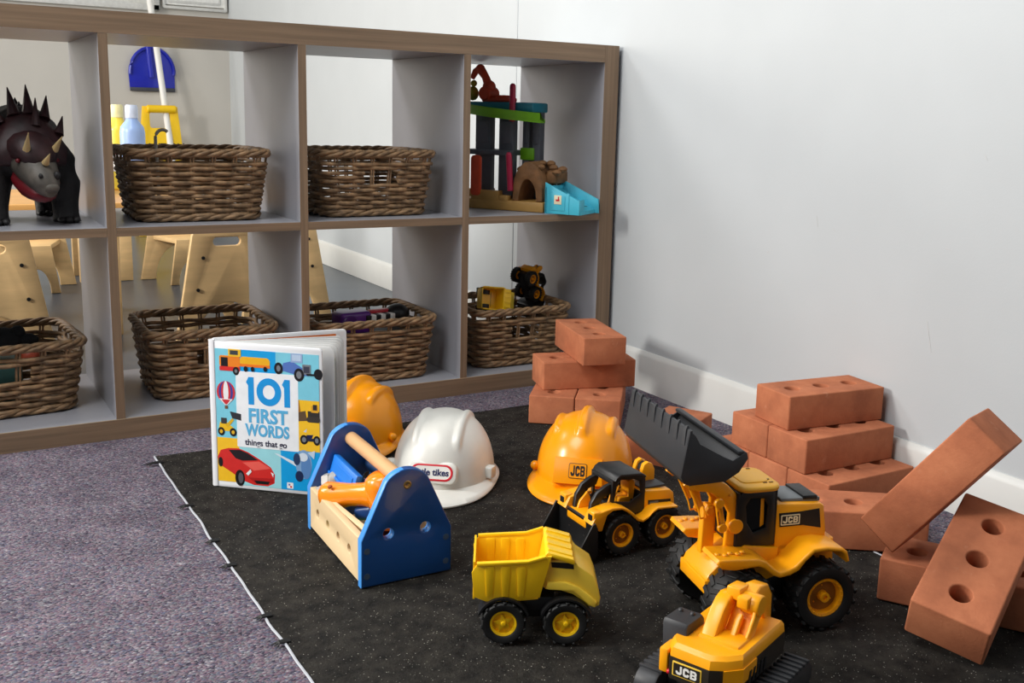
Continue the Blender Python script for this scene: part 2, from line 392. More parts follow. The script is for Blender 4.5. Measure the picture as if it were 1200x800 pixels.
# wooden nursery chairs behind
def chair(label, loc, rz, first=[None]):
    if first[0] is not None: return dup(first[0], loc, rz, label, 'wooden nursery chairs behind the bookcase')
    t = thing('nursery_chair', label, 'chair', loc, rz, 'wooden nursery chairs behind the bookcase'); first[0] = t
    def arch(r, z=0):
        return [(r*math.cos(R(a)), z+r*1.15*math.sin(R(a))) for a in range(0, 181, 12)]
    outer = [(.135, 0), (.085, .29), (.078, .305), (.065, .31), (-.065, .31), (-.078, .305), (-.085, .29), (-.135, 0), (-.085, 0)]+[(-.085*math.cos(R(a)), .12*math.sin(R(a))) for a in range(10, 171, 10)]+[(.085, 0)]
    MB().plate([outer, rrect(-.034, .263, .034, .285, .0105)], .018, .003, XZ).build('back_panel', M_ply, t)
    MB().flat([(-.09, .01), (.09, .01), (.045, .16), (-.045, .16)], .14, .156, .003).build('seat', M_ply, t)
    fr = [(.068, 0), (.046, .155), (-.046, .155), (-.068, 0), (-.04, 0)]+[(-.04*math.cos(R(a)), .08*math.sin(R(a))) for a in range(10, 171, 10)]+[(.04, 0)]
    MB().plate(fr, .018, .003, T((0, .16, 0)) @ XZ).build('front_panel', M_ply, t)
    for x, z in ((-.06, .235), (.065, .235), (-.075, .155), (.075, .155)): MB().cyl((x, -.0085, z), (x, -.012, z), .0045, 10).build('bolt', M_blk, t)
    return t
chair('pale wooden nursery chair seen through the bottom opening above the half-hidden basket', (-.715, .66, 0), 0)
chair('brown-lit wooden chair with hand slot behind the leftmost bottom basket', (-1.243, .68, 0), 0)
chair('wooden chair whose slanted edge shows right of the middle bookcase post', (-.472, .95, 0), 2)
chair('far wooden chair turned away, its arched leg under the dinosaur shelf', (-1.06, 1.82, 0), 180)
chair('far wooden chair with square legs seen behind the pale chair', (-.578, 1.84, 0), 180)
st = thing('stool', 'square-legged wooden stool standing far behind between the two bookcase posts', 'stool', (-.79, 1.86, 0))
MB().bx(-.13, .05, -.03, .17, .3, .32, bev=.004).build('seat', M_ply, st)
for x in (-.12, .01):
    for y in (-.03, .14): MB().bx(x, x+.04, y, y+.03, 0, .3, bev=.002).build('leg', M_ply, st)

# ------------------------------------------------------------------ bookcase
BD = .3735; tk = .038; W_ = .335; dv = .016
xr = -tk; d3r = xr-W_; d3l = d3r-dv; d2r = d3l-W_; d2l = d2r-dv; d1r = d2l-W_; d1l = d1r-dv; xl = d1l-W_
bk = thing('bookcase', 'long low open-backed cube bookcase with oak front edges and grey panels', 'bookcase', (0, 0, 0))
def board(name, x0, x1, z0, z1, vert=False, bev=.0006):
    mb = MB(); mb.bx(x0, x1, .0008, BD, z0, z1, bev=.0004, seg=1)
    e = .0008
    mb.bx(x0+.0002, x1-.0002, 0, e+.0002, z0+.0002, z1-.0002, mi=1)
    return mb.build(name, [M_grey, M_oak_v if vert else M_oak_h], bk)
board('bottom_panel', xl-tk, 0, 0, tk); board('top_panel', xl-tk, xr, tk+W_*2+dv, tk*2+W_*2+dv)
board('side_panel', xr, 0, tk, tk*2+W_*2+dv, True); board('side_panel', xl-tk, xl, tk, tk+W_*2+dv, True)
for a, b in ((d3l, d3r), (d2l, d2r), (d1l, d1r)): board('divider', a, b, tk, tk+W_*2+dv, True)
for a, b in ((d3r, xr), (d2r, d3l), (d1r, d2l), (xl, d1l)): board('shelf', a, b, tk+W_, tk+W_+dv)
ZS, ZB = tk+W_+dv, tk
# pale line along the lower rail edges
lip = MB(); lip.bx(xl, xr, -.0003, .0006, tk-.0012, tk+.0002); lip.build('edge_line', mat('edge_light', (190, 168, 138), .5), bk)

# ------------------------------------------------------------------ play mat
mt = thing('play_mat', 'dark soil-print play mat with pale stitched edge lying on the carpet', 'mat', (0, 0, 0))
x0, x1, y0, y1 = -1.052, -.238, -2.0, -.14
g = MB(); nx, ny = 110, 220; V = []
for j in range(ny+1):
    row = []
    for i in range(nx+1):
        u, v = i/nx, j/ny
        x = x0+(x1-x0)*u; y = y0+(y1-y0)*v
        ed = min(1, min(u, 1-u)*18, (1-v)*40)
        x += (1-ed)*.004*noise.noise((y*14, u*3, 1)); y += (1-ed)*.004*noise.noise((x*12, v, 5))
        z = .0035+ed*.0015*(.6*noise.noise((x*16, y*16, 0))+.4*noise.noise((x*40, y*40, 3)))
        row.append(g.bm.verts.new((x, y, z)))
    V.append(row)
for j in range(ny):
    for i in range(nx):
        f = g.bm.faces.new((V[j][i], V[j][i+1], V[j+1][i+1], V[j+1][i])); f.smooth = True
rimv = [V[0][i] for i in range(nx+1)]+[V[j][nx] for j in range(1, ny+1)]+[V[ny][i] for i in range(nx-1, -1, -1)]+[V[j][0] for j in range(ny-1, 0, -1)]
low = [g.bm.verts.new((v.co.x, v.co.y, .0002)) for v in rimv]
for i in range(len(rimv)):
    j = (i+1) % len(rimv); g.bm.faces.new((rimv[j], rimv[i], low[i], low[j]))
lpts = [(V[j][0].co.x-.001, V[j][0].co.y, .0032) for j in range(0, ny+1, 2)]
rpts = [(V[j][nx].co.x+.001, V[j][nx].co.y, .0032) for j in range(0, ny+1, 2)]
g.build('mat_sheet', soil_mat(), mt, ang=80)
M_stitch = mat('pale_stitching', (176, 178, 184), .7, .1, 40)
MB().tube(lpts, .0017, 6).build('stitched_edge', M_stitch, mt)
MB().tube(rpts, .0017, 6).build('stitched_edge', M_stitch, mt)
for yy, L in ((-.178, .02), (-.40, .014), (-.55, .01), (-.64, .012), (-.80, .012), (-.87, .012)):
    tf = MB()
    for k in range(3):
        tf.tube([(x0+.006, yy+.003*k, .004), (x0-L*.6, yy+.002*k-.002, .006), (x0-L*(.9+.2*k), yy+.004*k-.004, .003)], [.002, .0016, .0006], 5)
    tf.build('frayed_tuft', M_rub, mt)
# ------------------------------------------------------------------ bricks
BL_, BW_, BH_ = .196, .09, .0567
def rough(o, amt=.0007):
    me = o.data
    for v in me.vertices:
        n = noise.noise_vector(v.co*30+Vector((3, 1, 7))); v.co += n*amt
    return o
br0 = MB().plate([rrect(0, 0, BL_, BW_, .003, 3)]+[circle(BL_*(.5+k*.301), BW_*.5, .0126, 22) for k in (-1, 0, 1)], BH_, .0022, T((0, 0, BH_/2)), res=2).build('brick', M_brick)
pass
GB = 'red clay play bricks with three holes'
used = []
def brick(label, loc, rz=0, rv=None):
    o = br0 if not used else br0.copy()
    if used: COL.objects.link(o)
    used.append(1)
    if rv is not None:
        a = Vector(rv); o.rotation_mode = 'QUATERNION'; o.rotation_quaternion = Matrix.Rotation(a.length, 3, a.normalized()).to_quaternion()
    else: o.rotation_euler = (0, 0, R(rz))
    o.location = loc
    tag(o, label, 'brick', GB); return o
h = BH_+.0002
brick('top brick of the stack by the bookcase corner, set crosswise', (-.182, -.3212, MZ+2*h), 74.8)
brick('long brick in middle of bookcase-corner stack, under the crosswise one', (-.3244, -.2397, MZ+h), -16)
a = R(51.2); bx0, by0 = -.2976, -.3139
brick('left bottom brick of the stack by the bookcase corner', (bx0, by0, MZ), 51.2)
brick('right bottom brick of bookcase-corner stack, half behind the hat', (bx0+(BW_+.0015)*math.sin(a), by0-(BW_+.0015)*math.cos(a), MZ), 51.2)

brick('single flat brick lying near the wall behind the raised black bucket', (-.150, -.425, .0008), -151.4)
zr = .0008
brick('lower-row brick at the front of wall stack, its top holes half covered', (-.206, -.892, zr), 0)
brick('lower-row brick in the middle of wall stack, only its end showing', (-.206, -.8015, zr), 0)
brick('lower-row brick at the back of wall stack, just above the black bucket', (-.206, -.711, zr), 0)
brick('second-row brick at the front of the wall stack, long side showing', (-.206, -.8401, zr+h), -1.9)
brick('second-row brick at the back of the wall stack, only its end showing', (-.203, -.7495, zr+h), -1.9)
brick('topmost brick of the wall stack with its three holes in a row', (-.1977, -.7889, zr+2*h), -7)
brick('flat brick angled in front of wall stack, behind the big loader tractor', (-.3386, -.943, MZ), -36)
brick('flat brick beneath the two leaning bricks, one hole showing', (-.356, -1.12, MZ), -59)
brick('tilted brick in right foreground with three holes facing the camera', (-.3827, -1.295, .006), rv=(.2631, -.3817, .3837))
brick('brick tipped up diagonally on its edge, solid smooth side showing', (-.3505, -1.133, .0715), rv=(-.6041, -.7727, -1.0748))

# ------------------------------------------------------------------ wicker baskets
def ring(w, d, z, r=.03, n=4, step=.009):
    p = rrect(-w/2, -d/2, w/2, d/2, r, n)
    # resample evenly, starting at the middle of the front side
    L = [0]
    for a, b in zip(p, p[1:]+p[:1]): L.append(L[-1]+math.dist(a, b))
    tot = L[-1]; return p, L, tot
def ring_at(w, d, r, s):
    """point and outward normal at fraction s of the rounded rectangle, s=0 at front middle, counterclockwise"""
    sx, sy = w-2*r, d-2*r; q = PI*r/2; tot = 2*sx+2*sy+4*q; t = (s % 1)*tot
    segs = [(sx/2, 'l', (0, -d/2), (1, 0)), (q, 'a', (w/2-r, -d/2+r), -90), (sy, 'l', (w/2, -d/2+r), (0, 1)), (q, 'a', (w/2-r, d/2-r), 0),
            (sx, 'l', (w/2-r, d/2), (-1, 0)), (q, 'a', (-w/2+r, d/2-r), 90), (sy, 'l', (-w/2, d/2-r), (0, -1)), (q, 'a', (-w/2+r, -d/2+r), 180), (sx/2+1e-6, 'l', (-w/2+r, -d/2), (1, 0))]
    for L, k, o, dd in segs:
        if t <= L:
            if k == 'l': return (o[0]+dd[0]*t, o[1]+dd[1]*t), (dd[1], -dd[0])
            a = R(dd+90*t/L); return (o[0]+r*math.cos(a), o[1]+r*math.sin(a)), (math.cos(a), math.sin(a))
        t -= L
    return (0, -d/2), (0, -1)
BH = .137
def bdim(z):
    k = (z/BH)**.8; return .228+(.268-.228)*k, .186+(.222-.186)*k, .034
def make_basket(seed, holes=True):
    rnd = random.Random(seed)
    NS = 22; rows = 12; per = NS*5
    wv = MB()
    for i in range(rows):
        z = .0125+i*.0087
        w, d, r = bdim(z); pts = []
        hole = holes and 7 <= i <= 9
        run = []
        ph = PI*i
        jit = rnd.uniform(-.0006, .0006)
        def emit(run):
            if len(run) > 2: wv.tube(run, .0043, 6, False, 0)
        if hole:
            for k in range(per+1):
                s = k/per; (x, y), (nx_, ny_) = ring_at(w, d, r, s)
                if abs(x) < .033 and abs(y) > d*.4:
                    if run: emit(run); run = []
                    continue
                o = .0036*math.cos(PI*NS*s+ph)
                run.append((x+nx_*o, y+ny_*o, z+jit+.0016*noise.noise((s*26, i*1.7, seed))))
            emit(run)
        else:
            for k in range(per):
                s = k/per; (x, y), (nx_, ny_) = ring_at(w, d, r, s)
                o = .0036*math.cos(PI*NS*s+ph)
                run.append((x+nx_*o, y+ny_*o, z+jit+.0016*noise.noise((s*26, i*1.7, seed))))
            wv.tube(run, .0043, 6, True, 0)
    st = MB()
    for k in range(NS):
        for off in (-.0028, .0028):
            p = []
            for z in (.004, .03, .06, .09, .118, BH-.006):
                w, d, r = bdim(z); (x, y), (nx_, ny_) = ring_at(w, d, r, (k+.5)/NS); p.append((x-ny_*off, y+nx_*off, z))
            st.tube(p, .0024, 5)
    rm = MB()
    def braid(mb, z, ns, rr, cane, turns):
        w, d, r = bdim(max(z, .004))
        n = 170
        for c in range(ns):
            pts = []
            for k in range(n):
                s = k/n; (x, y), (nx_, ny_) = ring_at(w, d, r, s); a = 2*PI*(turns*s+c/ns)
                o = rr*math.cos(a); pts.append((x+nx_*o, y+ny_*o, z+rr*.9*math.sin(a)+.0012*noise.noise((s*20, c, seed))))
            mb.tube(pts, cane, 6, True)
    braid(rm, BH-.008, 4, .0056, .0041, 9)
    bb_ = MB(); braid(bb_, .0088, 3, .0045, .0042, 9)
    ba = MB(); w, d, r = bdim(.004); ba.flat(rrect(-w/2+.003, -d/2+.003, w/2-.003, d/2-.003, .03), .005, .009)
    for k in range(16):
        x = -w/2+.012+k*(w-.024)/15; ba.tube([(x, -d/2+.006, .0105), (x, d/2-.006, .0105)], .003, 5)
    return wv, st, rm, bb_, ba
GBK = 'woven wicker storage baskets in the bookcase'
bproto = {}
def basket(label, loc, rz, sc=(1, 1, 1), holes=True):
    if holes not in bproto:
        t = thing('wicker_basket', label, 'basket', (0, 0, 0), 0, GBK)
        wv, st, rm, bb_, ba = make_basket(3, holes)
        wv.build('woven_side', M_wick, t, 80); st.build('stakes', M_wick, t, 80); rm.build('braided_rim', M_wick, t, 80); bb_.build('foot_border', M_wick, t, 80); ba.build('base', M_wickd, t)
        bproto[holes] = t
    else: t = dup(bproto[holes], (0, 0, 0), 0, label, GBK)
    t.location = loc; t.rotation_euler = (0, 0, R(rz)); t.scale = sc; return t
ZS2, ZB2 = ZS+.0004, ZB+.0004
basket('wicker basket on the upper shelf below the hanging blue dustpan', (-.908, .165, ZS2), -1, (.965, 1.07, 1), False)
basket('wicker basket on upper shelf with empty handle hole, nearest the toy garage', (-.556, .165, ZS2), 2, (.96, 1.08, 1))
basket('wicker basket in the leftmost bottom opening, cut by the frame', (-1.271, .195, ZB2), 5, (1.03, 1.1, 1))
basket('empty-looking wicker basket on bottom shelf, right behind the picture book', (-.889, .185, ZB2), -1.5, (.93, 1.1, 1.03))
basket('wicker basket on bottom shelf holding a purple toy', (-.558, .15, ZB2), -.5, (.99, 1.05, 1), False)
basket('wicker basket on bottom shelf heaped with yellow toy trucks', (-.203, .15, ZB2), -.5, (.93, 1.04, 1))

# ---- small things inside the baskets
t = thing('hooked_handle', 'grey curved hook rising out of the basket below the dustpan', 'hook', (-.962, .2, ZS2+.016))
pts = [(0, 0, 0), (0, 0, .08), (-.002, 0, .12)]+[(.012-.014*math.cos(R(a)), 0, .135+.017*math.sin(R(a))) for a in range(0, 131, 13)]
MB().tube(pts, .0032, 8).build('curved_rod', mat('grey_metal', (196, 190, 178), .4, .05, 30), t)
MB().lathe([(0, 0), (.018, 0), (.018, .012), (.006, .02), (0, .02)], 16).build('end_stop', M_blksoft, t)

t = thing('toy_box', 'purple plastic toy block lying in the bottom-shelf basket', 'toy', (-.58, .15, ZB2+.092), 8)
MB().box((0, 0, .02), (.075, .05, .05), .008, 3).build('block_body', mat('toy_purple', (92, 34, 128), .35, .05), t)
MB().cyl((-.018, -.025, .022), (-.018, -.031, .022), .019, 24, bev=.002).build('round_button', mat('toy_purple_dark', (74, 28, 108), .35, .05), t)
t = thing('striped_toy', 'black and white striped toy strip beside the purple block', 'toy', (-.515, .14, ZB2+.122), 5)
m = MB()
for k in range(7): m.bx(-.04+k*.0115, -.04+(k+1)*.0115, -.012, .012, -.006, .006, mi=k % 2, bev=.001)
m.build('striped_bar', [M_ink, M_white], t)
MB().bx(-.02, .03, .012, .03, -.002, .012, bev=.003).build('red_tab', M_red, t)
o = MB().ball((0, 0, .022), .028, 20, sc=(1, 1, .85)).build('dark_ball', M_blk); o.location = (-.468, .16, ZB2+.098); tag(o, 'dark round toy at the right end of the purple-toy basket', 'ball')
o = MB().bx(-.085, .085, -.065, .065, 0, .079, bev=.01).build('storage_tub', M_blksoft); o.location = (-.545, .15, ZB2+.012); tag(o, 'dark tub lying low inside the purple-toy basket under other toys', 'tub')

m = MB()
m.ball((0, 0, .03), .033, 20, sc=(1.25, .9, .8)); m.ball((.03, -.004, .045), .014, 14); m.ball((-.025, .006, .05), .013, 14); m.ball((.045, -.006, .03), .016, 14, sc=(1.3, .8, .8))
o = m.build('soft_toy', mat('black_plush', (20, 20, 22), .95, .2, 200, .6, 400)); o.location = (-1.262, .165, ZB2+.098); tag(o, 'black plush toy lying in the leftmost bottom basket', 'soft toy')
o = MB().bx(-.06, .06, -.055, .05, 0, .085, bev=.012).build('toy_block', mat('toy_teal', (60, 104, 98), .5, .1)); o.location = (-1.29, .17, ZB2+.012); tag(o, 'dull teal toy seen through handle hole of the leftmost basket', 'toy')
o = MB().ball((0, 0, .016), .017, 16).build('toy_ball', mat('toy_coral', (206, 92, 64), .4, .1)); o.location = (-1.215, .14, ZB2+.085); tag(o, 'small coral ball beside teal toy inside the leftmost basket', 'ball')
o = MB().cyl((0, 0, 0), (0, .008, 0), .032, 28, bev=.002).build('wooden_disc', M_plydark); o.location = (-.868, .094, ZB2+.088); tag(o, 'round brown wooden disc showing in the handle hole behind the book', 'disc')

# ------------------------------------------------------------------ toy garage on the upper shelf
g = thing('toy_garage', 'multicoloured toy garage tower with rocky cave and cyan ramp', 'toy garage', (-.171, .024, ZS2), -57)
M_gcol = mat('garage_grey', (86, 90, 98), .5, .06); M_gold = mat('garage_sand', (176, 134, 70), .5, .1, 30)
M_cyan = mat('garage_cyan', (72, 190, 214), .4, .04); M_teal = mat('garage_teal', (28, 128, 150), .45, .05); M_lime = mat('garage_green', (112, 176, 22), .4, .05)
M_gor = mat('garage_orange', (196, 66, 30), .45, .08); M_mag = mat('garage_magenta', (166, 20, 62), .4, .05); M_cave = mat('cave_brown', (124, 86, 50), .7, .25, 50, .6, 60, dist=.004)
m = MB(); m.bx(-.235, -.004, 0, .125, 0, .023, bev=.003); m.bx(-.19, -.117, 0, .02, .02, .043, bev=.002); m.bx(-.117, -.093, 0, .02, .02, .034, bev=.002)
m.bx(-.235, -.19, .06, .12, .02, .04, bev=.002); m.build('base', M_gold, g)
for x0_, x1_, y_, z0_, z1_ in ((-.207, -.167, .06, .023, .222), (-.145, -.108, .06, .023, .222), (-.078, -.058, .1, .023, .222), (-.104, -.086, .1, .023, .222)):
    c = MB(); c.bx(x0_, x1_, y_-.012, y_+.012, z0_, z1_, bev=.002); c.bx(x0_+.004, x1_-.004, y_-.016, y_-.01, .15, .2, bev=.001); c.build('column', M_gcol, g)
m = MB(); m.bx(-.23, -.108, .035, .12, .122, .134, bev=.002); m.bx(-.2, -.15, .032, .036, .125, .131); m.build('deck', M_gcol, g)
m = MB(); m.bx(-.235, -.057, .045, .125, .221, .243, bev=.004); m.build('roof_deck', M_teal, g)
m = MB(); m.bx(-.108, -.072, .085, .105, .112, .14, bev=.002); m.build('green_gate', M_lime, g)
# curved green track
t_ = []
for s in range(17):
    u = s/16; x = -.235+u*.197; y = .055-.035*math.sin(PI*u)-.0*u; z = .222-.018*u
    t_.append([(x, y-.012, z+.002), (x, y+.016, z+.002), (x, y+.016, z-.006), (x, y-.009, z-.006), (x, y-.009, z+.016), (x, y-.012, z+.016)])
MB().loft(t_).build('curved_track', M_lime, g)
for p, q in (((-.102, .03, .2), (-.102, .03, .278)), ((-.089, .004, .045), (-.095, .004, .125))):
    m = MB(); m.cyl(p, q, .007, 14, bev=.001); m.ball(q, .007, 12); m.build('magenta_post', M_mag, g)
m = MB(); m.plate([rrect(-.19, .03, -.165, .122, .008)], .012, .003, T((0, .002, 0)) @ XZ); m.build('orange_panel', M_gor, g)
# robot-arm crane on the roof
m = MB(); m.bx(-.2, -.125, .06, .1, .243, .254, bev=.004); m.bx(-.165, -.14, .065, .095, .252, .259, bev=.002); m.cyl((-.19, .055, .262), (-.19, .105, .262), .016, 18, bev=.003)
m.ball((-.19, .08, .277), .016, 16); m.tube([(-.19, .08, .277), (-.2, .08, .3), (-.214, .08, .318)], [.011, .009, .011], 12); m.ball((-.214, .08, .318), .0115, 14)
m.tube([(-.214, .08, .318), (-.226, .078, .312), (-.234, .076, .296)], [.01, .008, .006], 10); m.build('crane_arm', M_gor, g)
m = MB(); m.ball((-.232, .078, .262), .014, 14, sc=(1, 1, 1.2)); m.ball((-.23, .078, .285), .008, 10); m.build('claw', mat('garage_olive', (150, 140, 30), .5), g)
# rocky cave: arch swept front to back
prof = []
for a in range(0, 181, 15):
    prof.append((-.048-.038*math.cos(R(a)), .024+.088*math.sin(R(a))**.8))
inn = [(-.048+.022*math.cos(R(a)), .022+.05*math.sin(R(a))) for a in range(0, 181, 15)]
m = MB(); m.side([prof+inn], .006, .09, .004); 
for k in range(14):
    m.ball((-.082+.008*k, .02+.07*random.random(), .1+.012*random.random()-.0016*abs(k-5)), .011, 10, sc=(1, 1, .7))
m.bx(-.02, .012, .04, .1, .062, .094, bev=.008); m.bx(-.012, .0, .086, .1, .02, .07, bev=.004)
o = m.build('cave', M_cave, g); rough(o, .002)
# cyan ramp
m = MB()
m.side([(0, 0), (.084, 0), (.081, .033), (0, .069)], 0, .006, .0015); m.side([(0, 0), (.096, 0), (.094, .031), (.012, .068), (0, .069)], .084, .09, .0015)
m.side([(0, 0), (.086, 0), (.086, .008), (.0, .055)], .006, .084, .0005)
m.bx(.081, .0845, 0, .03, 0, .033, bev=.001); m.bx(.0, .006, 0, .09, 0, .06, bev=.001)
m.side([(.016, .008), (.05, .008), (.05, .04), (.016, .052)], -.0015, .002, .0008); m.side([(.055, .0), (.06, .0), (.06, .046), (.055, .047)], -.0015, .002, .0008)
rp_ = m.build('ramp', M_cyan, g)
m = MB(); m.bx(.024, .042, -.0026, -.0014, .022, .042, bev=.0004, mi=0); m.box((.033, -.0028, .031), (.009, .0006, .004), M=None, mi=1); m.box((.035, -.0028, .035), (.003, .0006, .008), mi=1)
m.build('sticker', [M_cream, M_red], rp_)
m = MB(); m.flat([(.07, .03), (.078, .026), (.076, .045), (.083, .05), (.07, .055)], .0165, .0175, M=RY(0)); m.build('arrow_mark', M_ink, rp_)
# ------------------------------------------------------------------ horned dinosaur figure
def fuse(mb, voxel=.005, it=6):
    """one continuous skin over everything in mb"""
    me = bpy.data.meshes.new('tmp'); mb.bm.to_mesh(me); mb.bm.free()
    ob = bpy.data.objects.new('tmp', me); COL.objects.link(ob)
    r = ob.modifiers.new('r', 'REMESH'); r.mode = 'VOXEL'; r.voxel_size = voxel
    q = ob.modifiers.new('q', 'SMOOTH'); q.factor = .5; q.iterations = it
    dg = bpy.context.evaluated_depsgraph_get(); dg.update()
    out = bpy.data.meshes.new_from_object(ob.evaluated_get(dg))
    bpy.data.objects.remove(ob); bpy.data.meshes.remove(me)
    return out
M_din = mat('dinosaur_hide', (26, 24, 24), .6, .45, 30, .7, 90, dist=.003)
M_frill = mat('dinosaur_frill', (44, 18, 20), .5, .5, 40, .4, 120)
M_snout = mat('dinosaur_snout', (84, 78, 70), .55, .6, 30, .4, 150)
M_horn = mat('dinosaur_horn', (196, 170, 118), .45, .15, 40)
M_maw = mat('dinosaur_mouth', (104, 14, 24), .35, .15, 40)
dn = thing('dinosaur_figure', 'dark horned dinosaur figure with spiked red frill on the upper shelf', 'toy dinosaur', (-1.2, .125, ZS2), -86)
# local: +x is where it faces (towards the room)
bd = MB()
bd.tube([(-.235, .02, .085), (-.215, .012, .1), (-.19, .004, .118), (-.16, 0, .128), (-.12, 0, .136), (-.08, 0, .142), (-.04, 0, .14), (-.01, 0, .134), (.02, 0, .126), (.04, 0, .122)],
    [.008, .018, .032, .05, .064, .07, .068, .06, .046, .036], 20)
bd.ball((-.07, 0, .125), .066, 24, sc=(1.2, 1.02, .95)); bd.ball((-.005, 0, .13), .058, 20, sc=(.8, 1.12, 1))
for y in (-1, 1):
    bd.tube([(-.014, .036*y, .135), (-.008, .05*y, .105), (.0, .057*y, .07), (.004, .059*y, .035), (.006, .059*y, .012), (.01, .059*y, 0)], [.03, .036, .03, .0235, .023, .026], 16)
    bd.tube([(-.13, .034*y, .12), (-.128, .046*y, .09), (-.12, .05*y, .06), (-.134, .051*y, .032), (-.13, .051*y, .01), (-.126, .051*y, 0)], [.034, .038, .029, .022, .022, .024], 16)
o = MB().add_mesh(fuse(bd)).build('body', M_din, dn, 80)
rough(o, .0016)
for v in o.data.vertices: v.co.z = max(v.co.z, 0)
for x, y in ((.014, -.058), (.014, .058), (-.126, .048), (-.126, -.048)):
    multi('toe', [lambda q, k=k: q.ball((x+.021-.003*abs(k), y+.0125*k, .006), .0078, 8, sc=(1.15, .95, .75)) for k in (-1, 0, 1)], M_din, dn)
# frill shield (leans back over the shoulders) with upright spikes
FM = T((.03, 0, .14)) @ RY(-24)
fr_ = [(-.056, -.035), (-.062, -.005), (-.05, .022), (-.034, .048), (-.014, .064), (.014, .064), (.034, .048), (.05, .022), (.062, -.005), (.056, -.035)]
rg = []
for s_, off in ((1, 0), (.8, .01), (.45, .016)): rg.append([FM @ Vector((off, x*s_, z*s_)) for x, z in fr_])
m = MB(); m.loft([[FM @ Vector((-.012, x, z)) for x, z in fr_]]+rg); o = m.build('frill', M_frill, dn, 60); rough(o, .0015)
def spike(p, q, r): return lambda b: b.cyl(FM @ Vector(p), FM @ Vector(q), r, 9, r2=.0008)
multi('frill_spike', [spike((0, .03, .05), (-.006, .04, .098), .0105), spike((0, .006, .056), (-.006, .008, .118), .012), spike((0, -.018, .054), (-.006, -.022, .112), .012), spike((-.004, -.04, .04), (-.008, -.052, .085), .0105),
    spike((.012, .012, .03), (.012, .018, .085), .009), spike((0, .05, .02), (-.004, .062, .058), .009), spike((0, -.05, .02), (-.004, -.064, .056), .009)], M_frill, dn)
multi('back_ridge', [(lambda b, x=x, z=z: b.cyl((x, 0, z), (x-.012, 0, z+.03), .012, 8, r2=.001)) for x, z in ((-.04, .185), (-.08, .192), (-.12, .178))], M_din, dn)
# head, turned slightly to its left
HM = T((.03, 0, .118)) @ RZ(14) @ RY(10) @ T((-.03, 0, -.118))
hd = MB(); rings = []
for x, z, ry, rz_ in ((.02, .116, .036, .038), (.05, .11, .036, .035), (.078, .098, .03, .028), (.1, .088, .022, .023), (.114, .082, .012, .014)):
    rings.append([HM @ Vector((x, ry*math.cos(2*PI*k/16), z+rz_*math.sin(2*PI*k/16))) for k in range(16)])
hd.loft(rings); h_ = hd.build('head', M_snout, dn, 70); rough(h_, .002)
br = MB(); rings = []
for x, z, ry, rz_ in ((.015, .132, .043, .034), (.045, .136, .042, .03), (.07, .128, .03, .022), (.082, .12, .012, .01)):
    rings.append([HM @ Vector((x, ry*math.cos(2*PI*k/14), z+rz_*math.sin(2*PI*k/14))) for k in range(14)])
br.loft(rings); o = br.build('brow', M_frill, dn, 70); rough(o, .002)
jw = MB(); rings = []
for x, z, ry, rz_ in ((.03, .082, .033, .024), (.06, .07, .031, .021), (.088, .066, .023, .015), (.103, .066, .01, .008)):
    rings.append([HM @ Vector((x, ry*math.cos(2*PI*k/12), z+rz_*math.sin(2*PI*k/12))) for k in range(12)])
jw.loft(rings); jw.build('jaw', M_maw, dn, 70)
multi('horn', [lambda b: b.cyl(HM @ Vector((.066, .026, .14)), HM @ Vector((.086, .03, .168)), .0068, 10, r2=.0006), lambda b: b.cyl(HM @ Vector((.066, -.022, .14)), HM @ Vector((.086, -.028, .174)), .0068, 10, r2=.0006), lambda b: b.cyl(HM @ Vector((.09, .0, .122)), HM @ Vector((.106, 0, .142)), .0065, 10, r2=.0006)], M_horn, dn)
multi('nostril', [lambda b, s=s: b.ball(HM @ Vector((.104, s*.014, .103)), .008 if s > 0 else .0045, 10, sc=(.8, .8, 1)) for s in (-1, 1)], M_din, dn)
MB().ball(HM @ Vector((.111, 0, .083)), .015, 12, sc=(.5, 1, .6)).build('beak', M_snout, dn)
multi('eye', [lambda b, s=s: b.ball(HM @ Vector((.06, s*.034, .12)), .004, 10) for s in (-1, 1)], M_maw, dn)
# ------------------------------------------------------------------ picture book standing open
bk_root = thing('picture_book', 'large board picture book of vehicles standing open on the mat', 'book', (-.9965, -.332, MZ), 0)
M_bw = mat('book_white', (240, 241, 243), .35, .015, 20, coat=.2)
M_pg = mat('book_pages', (214, 214, 212), .6, .03, 40)
bw, bh = .191, .239
FM_ = RZ(-42) @ Matrix.Diagonal((.965, 1, 1, 1))
def pic(c, r=.35): return mat('ink_%d_%d_%d' % c, c, r, .04, 60, coat=.15)
cov = MB(); cov.plate(rrect(0, 0, bw, bh, .006, 4), .004, .0012, FM_ @ T((0, .002, 0)) @ XZ)
cov = cov.build('front_cover', M_bw, bk_root)
def art(name, polys, lift, lab=None, parent=cov):
    """polys: list of (colour, loop) drawn in cover coordinates u (right), v (up)"""
    cols = []; m = MB()
    for i, (c, lp) in enumerate(polys):
        if c not in cols: cols.append(c)
        z = -(lift+.00006*i)
        loops = lp if not isinstance(lp[0][0], (int, float)) else [lp]
        m.plate(loops, .0002, 0, FM_ @ T((0, z, 0)) @ XZ, cols.index(c))
    return m.build(name, [pic(c) for c in cols], parent, label=lab)
def ell(u, v, a, b, n=18, t0=0, t1=360): return [(u+a*math.cos(R(t0+(t1-t0)*k/n)), v+b*math.sin(R(t0+(t1-t0)*k/n))) for k in range(n+(0 if t1-t0 == 360 else 1))]
def rc(a, b, c, d): return [(a, b), (c, b), (c, d), (a, d)]
CY, BLU, YE, LC = (126, 206, 226), (14, 160, 226), (250, 196, 40), (158, 220, 228)
